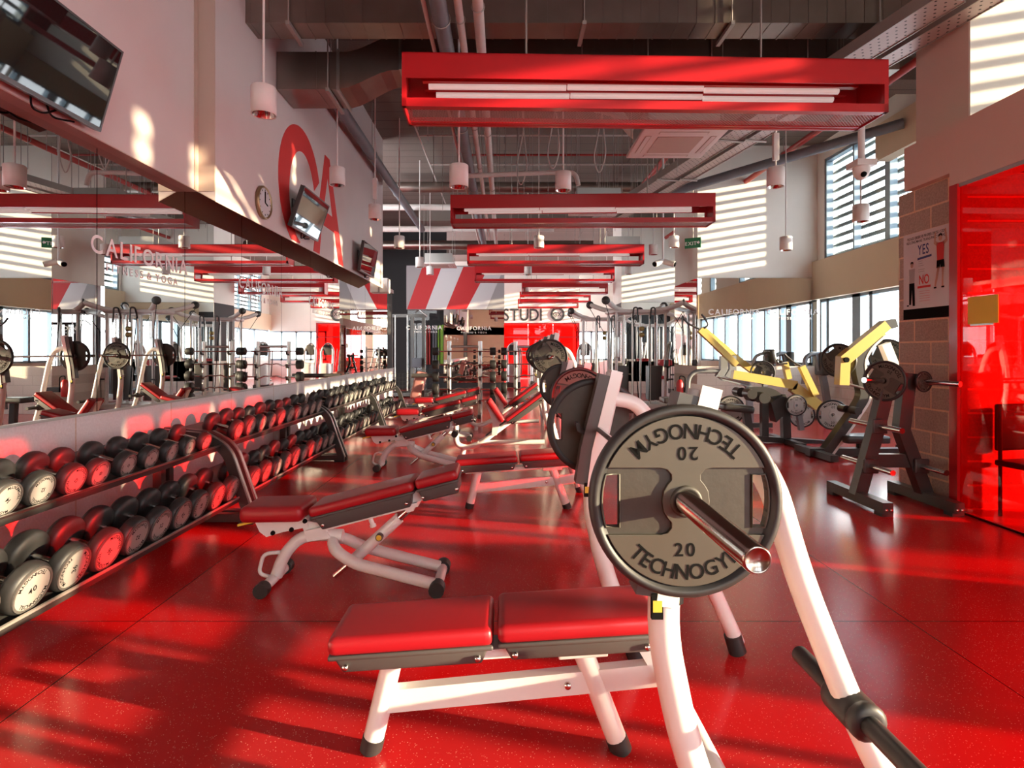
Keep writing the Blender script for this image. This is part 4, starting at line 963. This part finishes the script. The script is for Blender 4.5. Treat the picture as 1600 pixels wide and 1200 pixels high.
q = W(1345, 694, Ym); MB().rbox((q.x, Ym, .24), (.58, .36, .10), .035).build('seat', M_black, t); MB().box((q.x-.04, Ym-.04, .1), (q.x+.04, Ym+.04, .2)).build('seat_post', M_black, t)
rb = W(1405, 590, Ym); MB().bar(fillet([(bb.x+1.15, Ym, .1), (rb.x, Ym, 1.0), (rb.x-.2, Ym, 1.5)], .2), .09, .12).build('rear_column', M_white, t)
for y in (-.2, .2): MB().tube([W(1327, 640, Ym)+Yv*y*.3, W(1327, 640, Ym)+Yv*y], .05, 14).build('thigh_roller', M_black, t)
wheel('black plate tilted beside the yellow press arm', W(1311, 563, Ym+.1), (-.8, -.6, 0), 1.02, .9); wheel('black plate behind the yellow press arm by the pillar', W(1386, 556, Ym+.35), (-.35, -.9, 0), 1.05, .4)
# middle machine
Ym = 8.7
t = mch('yellow beamed machine with black roller pads in the middle of the group', W(1200, 692, Ym))
MB().bar(Wl([(1144,585),(1180,591),(1243,602)], Ym), .11, .13).build('yellow_beam', M_yellow, t)
MB().bar(Wl([(1238,604),(1277,634)], Ym), .11, .16).build('yellow_arm', M_yellow, t)
MB().bar(Wl([(1226,566),(1232,592)], Ym+.1), .08, .08).build('yellow_post', M_yellow, t); MB().bar(Wl([(1252,572),(1274,618)], Ym-.1), .08, .09).build('yellow_post', M_yellow, t)
MB().tube(fillet(Wl([(1230,568),(1216,569),(1213,561),(1222,565)], Ym), .04), .014, 8).build('grip_handle', M_black, t); MB().tube(fillet(Wl([(1254,573),(1240,566),(1228,556),(1226,553)], Ym), .04), .016, 8).build('grip_handle', M_black, t)
MB().bar(fillet(Wl([(1168,610),(1205,611),(1226,632),(1228,690)], Ym), .15), .10, .12).build('black_arch', M_black, t)
MB().bar(fillet(Wl([(1225,650),(1230,622),(1246,632),(1252,672)], Ym), .15), .07, .07).build('grey_arch', M_grey, t)
MB().bar(Wl([(1194,614),(1194,688)], Ym), .09, .10).build('front_post', M_black, t)
MB().bar([W(1170, 684, Ym), W(1290, 692, Ym)], .12, .08).build('base_rail', M_black, t)
MB().bar([W(1228, 690, Ym)-Yv*.5, W(1228, 690, Ym)+Yv*.5], .10, .10, (1, 0, 0)).build('base_foot', M_black, t)
MB().rbox(W(1148, 637, Ym), (.46, .38, .11), .04, Matrix.Rotation(R(6), 3, 'Y')).build('seat', M_black, t)
MB().bar(Wl([(1165,640),(1172,688)], Ym), .09, .11).build('seat_post', M_black, t)
for y in (-.26, .12): MB().tube([W(1164, 614, Ym)+Yv*y, W(1164, 614, Ym)+Yv*(y+.2)], .075, 16).build('roller_pad', M_black, t); MB().tube([W(1183, 620, Ym)+Yv*y, W(1183, 620, Ym)+Yv*(y+.18)], .085, 16).build('roller_pad', M_black, t)
MB().prism([(0,0),(.22,.12),(.30,-.1),(.08,-.3)], W(1200, 628, Ym)-Yv*.1, X, Z, (0, .2, 0)).build('back_cushion', M_black, t)
MB().tube(Wl([(1120,588),(1170,600)], Ym), .016, 8).build('lever_bar', M_steel, t)
wheel('small pale plate on the pivot of the middle yellow machine', W(1243, 633, Ym-.15), (0, -1, 0), .72); wheel('pale centred plate standing at the right of the middle yellow machine', W(1300, 648, Ym-.4), (-.15, -1, 0), .98)
wheel('plate standing behind the small pale plate', W(1252, 648, Ym+.3), (-.1, -1, 0), .9); wheel('silver plate low beside the black seat cushion', W(1141, 640, Ym+.5), (0, -1, 0), 1.02)
# far machine with long slanting yellow arms
Ym = 10.4
t = mch('machine with two long slanting yellow arms in front of the pier mirror', W(1150, 668, Ym))
MB().bar(Wl([(1093,515),(1140,560),(1150,570)], Ym-.2), .11, .10).build('long_arm', M_yellow, t); MB().bar(Wl([(1097,514),(1150,560),(1182,584)], Ym+.2), .11, .11).build('long_arm', M_yellow, t)
MB().tube(fillet(Wl([(1092,514),(1074,505),(1068,497)], Ym), .05), .018, 8).build('grip_handle', M_black, t); MB().tube(fillet(Wl([(1100,513),(1107,508),(1102,498),(1096,491)], Ym), .05), .018, 8).build('grip_handle', M_black, t)
for a in (1130, 1144): MB().bar(Wl([(a,556),(a,578),(a-8,590)], Ym), .10, .12).build('pivot_bracket', M_grey, t)
MB().tube(fillet(Wl([(1072,640),(1076,590),(1086,580),(1128,580)], Ym), .12), .04, 10).build('side_rail', M_grey, t)
MB().bar(fillet(Wl([(1128,590),(1170,600),(1172,660)], Ym), .1), .09, .10).build('frame_post', M_grey, t)
MB().bar([W(1080, 664, Ym), W(1205, 664, Ym)], .12, .08).build('base_rail', M_black, t)
MB().rbox(W(1203, 557, Ym), (.10, .34, .26), .04, Matrix.Rotation(R(-12), 3, 'Y')).build('chest_pad', M_black, t); MB().tube(fillet(Wl([(1176,572),(1180,556),(1196,551)], Ym), .1), .03, 10).build('pad_arm', M_grey, t)
MB().bar(Wl([(1196,556),(1194,664)], Ym), .07, .08).build('pad_post', M_grey, t)
MB().rbox(W(1055, 625, Ym), (.5, .38, .10), .035).build('seat', M_black, t); MB().bar(Wl([(1058,630),(1060,664)], Ym), .09, .1).build('seat_post', M_black, t)
wheel('grey plate loaded on the slanting yellow arms', W(1191, 582, Ym-.1), (-.2, -1, 0), .95, .5)
Ym = 12.0
t = mch('upright frame machine with dark back pad near the window sill', W(1284, 650, Ym))
MB().tube(fillet(Wl([(1256,600),(1258,560),(1266,553),(1284,553)], Ym), .15), .05, 12).build('grey_arch', M_grey, t)
MB().bar(Wl([(1277,553),(1288,600),(1296,652)], Ym), .1, .12).build('back_post', M_grey, t); MB().rbox(W(1284, 568, Ym), (.14, .36, .5), .05).build('back_pad', M_black, t)
MB().bar(Wl([(1250,652),(1330,652)], Ym), .2, .08).build('base_rail', M_black, t)
# fire extinguisher on the pier
t = thing('fire_extinguisher', 'red fire extinguisher beside the pier mirror', 'fire extinguisher', W(1062, 620, 12.5))
p = W(1062, 620, 12.5); MB().lathe([(0, 0), (.07, 0), (.075, .02), (.075, .3), (.05, .36), (.025, .38), (0, .38)], p, Z, 20).build('cylinder_body', M_ext, t); MB().tube(fillet([p+Z*.38, p+Z*.46, p+Vector((.12, 0, .44)), p+Vector((.12, 0, .1))], .05), .014, 8).build('hose', M_text, t)
MB().box((p.x-.04, 12.54, p.z+.1), (4.32, 12.72, p.z+.2)).build('wall_bracket', M_black, t)

# ================================================================ CABLE STATIONS
def cable_station(label, loc, rz):
    t = thing('cable_station', label, 'cable machine', loc, 'multi cable stations'); t.rotation_euler = (0, 0, rz)
    MB().rbox((0, 0, .06), (1.5, .9, .12), .02).build('base', M_white, t, True)
    for x in (-.62, -.22, .22, .62):
        for y in (-.32, .32): MB().tube([(x, y, .12), (x, y, 2.35)], .034 if abs(x) > .3 else .026, 10).build('upright', M_white if abs(x) > .3 else M_steel, t, True)
    MB().rbox((0, 0, 2.38), (1.4, .72, .09), .03).build('top_frame', M_lamp, t, True)
    for x in (-.42, .42):
        MB().rbox((x, -.05, .62), (.30, .30, .85), .02).build('weight_stack', M_shell, t, True)
        for q in (-.1, .1): MB().tube([(x+q, -.05, 1.0), (x+q, -.05, 2.35)], .012, 8).build('guide_rod', M_chrome, t, True)
    for sx_, sy in ((-1, -1), (1, -1), (-1, 1), (1, 1)):
        a = MB().tube(fillet([(sx_*.45, sy*.2, 2.40), (sx_*.72, sy*.45, 2.46), (sx_*.98, sy*.68, 2.60)], .2), [.06]*len(fillet([(0,0,0),(1,0,0),(2,0,0)], .2)), 12).build('top_arm', M_lamp, t, True)
        MB().lathe([(0, -.05), (.07, -.045), (.10, -.02), (.10, .02), (.07, .045), (0, .05)], (sx_*1.0, sy*.69, 2.60), (.3, 1, 0), 20).build('pulley_cover', M_black, a, True)
        MB().tube([(sx_*1.0, sy*.69, 2.5), (sx_*.72, sy*.42, 1.9), (sx_*.70, sy*.40, .25)], .008, 6).build('cable', M_text, t, True)
        MB().tube([(sx_*.70-.08, sy*.40, .72), (sx_*.70+.08, sy*.40, .72)], .022, 10).build('grip', M_black, t, True)
    for x in (-.22, .22):
        MB().tube(fillet([(x, -.34, 2.2), (x, -.42, 2.46), (x+.07, -.48, 2.46), (x+.07, -.5, 2.1)], .06), .02, 8).build('hook', M_black, t, True)
        MB().tube([(x, -.36, 2.3), (x*.6, -.5, .2)], .012, 6).build('cable', M_text, t, True)
    MB().rbox((-.62, -.36, 1.5), (.10, .06, .5), .01).build('height_carriage', M_steel, t, True); MB().rbox((.62, -.36, 1.1), (.10, .06, .18), .01).build('height_carriage', M_black, t, True)
    MB().lathe([(0, -.04), (.06, -.04), (.06, .04), (0, .04)], (0, -.36, 1.95), Yv, 16).lathe([(0, -.04), (.06, -.04), (.06, .04), (0, .04)], (0, -.36, 1.80), Yv, 16).build('pulley', mat('brass_pulley', (.35, .27, .10), .35, .7), t, True)
    return t
cs = cable_station('silver multi cable station standing left of the pier mirror', (3.3, 14.2, 0), .12)
dup(cs, (3.05, 17.5, 0), 'silver multi cable station behind the first, nearer the studio', -.1); dup(cs, (5.7, 16.5, 0), 'silver multi cable station in the recess between the piers', .5)

# ================================================================ BARBELL RACKS AND FIXED BARS
def fixed_rack(label, x0, x1, Y, tops):
    t = thing('barbell_rack', label, 'barbell rack', ((x0+x1)/2, Y, 0), 'racks of fixed barbells')
    for x in (x0, x1):
        MB().tube([(x, Y, .05), (x, Y, 1.62)], .045, 12).build('upright', M_steel, t); MB().bar([(x, Y-.4, .04), (x, Y+.35, .04)], .08, .07, (0, 0, 1)).build('foot_bar', M_black, t)
        for z in tops: MB().prism([(0, -.05), (.10, -.03), (.12, .05), (.10, .05), (.085, -.005), (0, -.01)], (x-.02, Y-.03, z-.02), -Yv, Z, (.04, 0, 0)).build('saddle', M_black, t)
    MB().tube([(x0, Y, .30), (x1, Y, .30)], .03, 10).build('cross_bar', M_steel, t); MB().tube([(x0, Y, 1.5), (x1, Y, 1.5)], .03, 10).build('cross_bar', M_steel, t)
def fixed_bar(label, xc, Y, z, L, r, curl):
    t = thing('fixed_barbell', label, 'barbell', (xc, Y, z), 'fixed barbells on the racks'); h = L/2
    pts = [(-h, 0, 0), (-.36, 0, 0), (-.26, 0, -.035), (-.13, 0, .02), (.0, 0, .0), (.13, 0, .02), (.26, 0, -.035), (.36, 0, 0), (h, 0, 0)] if curl else [(-h, 0, 0), (h, 0, 0)]
    MB().tube(fillet(pts, .04, 3), .016, 10).build('bar', M_chrome, t, True)
    for s in (-1, 1): MB().lathe([(0, 0), (r*.95, 0), (r, .012), (r, .11), (r*.93, .125), (0, .127)], (s*(h-.03), 0, 0), X*s, 22).build('weight_head', M_rubber, t, True)
tops = (1.38, 1.10, .84, .58, .34)
fixed_rack('steel rack of curl bars left of the upright poles', -1.18, -.52, 12.2, tops); fixed_rack('steel rack of straight bars behind the incline benches', .25, .85, 12.6, tops)
hw = ['topmost', 'second from top', 'middle', 'second from bottom', 'lowest']
for k, z in enumerate(tops):
    fixed_bar('%s black ended curl bar on the left barbell rack' % hw[k], -.85, 12.08, z+.02, 1.15, .085+.012*k, k > 0); fixed_bar('%s black ended bar on the right barbell rack' % hw[k], .55, 12.48, z+.02, 1.05, .085+.012*k, k > 1)

# ================================================================ DARK BAY, FAR MACHINES
t = thing('functional_tower', 'black functional training tower in the dark bay', 'cable machine', (-3.0, 17.6, 0))
for x in (-3.5, -2.85, -2.5): MB().bar([(x, 17.6, .05), (x, 17.6, 2.55)], .08, .10).build('post', M_black, t)
MB().bar([(-3.55, 17.6, 2.5), (-2.4, 17.6, 2.5)], .09, .10).build('top_beam', M_black, t); MB().rbox((-3.0, 17.6, .09), (1.4, .8, .12), .02).build('base', M_black, t); MB().tube(fillet([(-2.7, 17.4, 2.6), (-2.55, 17.0, 2.65), (-2.3, 17.0, 2.45)], .1), .02, 8).build('pull_up_bar', M_steel, t)
for x in (-3.32, -2.95): MB().tube([(x, 17.3, .2), (x, 17.3, 2.5)], .018, 8).build('guide_rod', M_steel, t)
MB().rbox((-2.68, 17.45, 1.05), (.3, .1, .3), .02).build('shroud', mat('slate_panel', (.07, .075, .09), .5), t)
for k, (x, m_, nm) in enumerate(((-3.02, M_green, 'dark green'), (-2.86, M_redpipe, 'red'), (-2.62, M_pipe, 'grey'), (-2.42, M_lime, 'lime green'), (-2.27, M_lime, 'wide lime'))):
    m = MB().tube(fillet([(x-.05, 21.4, .9), (x-.05, 21.4, 2.35), (x+.05, 21.4, 2.35), (x+.05, 21.4, .9)], .05), .035+(.03 if k == 4 else 0), 8, True); tag(m.build('resistance_band', m_), nm+' training band hanging in the dark bay', 'resistance band')
t = thing('preacher_bench', 'preacher curl bench with pink pad before the dark bay', 'weight bench', (-1.95, 13.2, 0))
MB().rbox((-1.98, 13.2, .62), (.22, .5, .62), .05, Matrix.Rotation(R(14), 3, 'Y')).build('arm_pad', M_pinkpad, t); MB().bar([(-1.9, 13.2, .03), (-1.9, 13.2, .5)], .08, .1).build('post', M_black, t); MB().bar([(-2.3, 13.2, .05), (-1.3, 13.2, .05)], .1, .1).build('base_rail', M_black, t)
MB().rbox((-1.45, 13.2, .5), (.34, .34, .09), .03).build('seat', M_black, t); MB().bar([(-1.45, 13.2, .08), (-1.45, 13.2, .46)], .07, .07).build('seat_post', M_black, t); MB().tube([(-2.1, 12.9, .85), (-1.0, 12.9, .85)], .05, 10).build('bar_rest', M_shell, t)
t = thing('wire_bin', 'black wire bin beyond the far dumbbell rack', 'bin', (-2.5, 14.2, 0))
m = MB()
for k in range(9): m.box((-2.85+k*.09, 13.9, .05), (-2.842+k*.09, 13.908, .85)); m.box((-2.85, 13.9, .05+k*.1), (-2.13, 13.908, .058+k*.1)); m.box((-2.13, 13.9+k*.07, .05), (-2.122, 13.908+k*.07, .85))
m.build('mesh_side', M_black, t); MB().box((-2.86, 13.88, 0), (-2.1, 14.5, .05)).build('tray', M_black, t)
def trainer(label, loc, rz):
    t = thing('elliptical_trainer', label, 'cardio machine', loc, 'elliptical trainers'); t.rotation_euler = (0, 0, rz)
    MB().rbox((0, 0, .12), (.55, 1.7, .22), .05).build('base', M_shell, t, True); MB().rbox((0, .6, .55), (.42, .55, .75), .12).build('flywheel_cover', M_lamp, t, True)
    MB().tube(fillet([(-.22, .55, .2), (-.24, .35, 1.5), (0, .25, 1.78), (.24, .35, 1.5), (.22, .55, .2)], .2), .045, 12).build('arch_frame', M_lamp, t, True)
    MB().rbox((0, .33, 1.45), (.34, .08, .42), .04).build('console', M_shell, t, True); MB().rbox((0, .285, 1.48), (.26, .01, .22), .002).build('display', M_screen, t, True)
    for s in (-1, 1): MB().tube(fillet([(s*.3, .5, .5), (s*.32, .2, 1.2), (s*.28, 0, 1.5)], .15), .02, 8).build('arm_lever', M_shell, t, True); MB().rbox((s*.16, -.35, .32), (.15, .42, .05), .02).build('pedal', M_black, t, True)
    return t
tr = trainer('white arched elliptical trainer before the studio glass, first from left', (.35, 22.5, 0), pi)
dup(tr, (1.3, 23.2, 0), 'white arched elliptical trainer before the studio glass, second from left', pi); dup(tr, (2.2, 23.8, 0), 'white arched elliptical trainer before the studio glass, third from left', pi); dup(tr, (3.0, 20.8, 0), 'white arched elliptical trainer beside the rear pier', pi-.3)
dup(tr, (5.9, 15.3, 0), 'white arched elliptical trainer by the recess windows', pi/2); dup(tr, (6.1, 18.0, 0), 'white arched elliptical trainer in the recess near the rear pier', pi/2)
t = thing('leg_extension', 'small leg machine with dark red rollers behind the cable stations', 'strength machine', (4.9, 17.6, 0))
MB().bar([(4.5, 17.6, .05), (5.5, 17.6, .05)], .1, .1).build('base_rail', M_white, t); MB().rbox((4.7, 17.6, .6), (.55, .4, .09), .03).build('seat', M_vinyl, t); MB().bar([(4.9, 17.6, .05), (4.95, 17.6, 1.0)], .08, .08).build('post', M_white, t); MB().tube([(4.85, 17.4, 1.05), (4.85, 17.8, 1.05)], .10, 16).tube([(5.05, 17.4, 1.05), (5.05, 17.8, 1.05)], .10, 16).build('roller_pad', M_vinyl, t)
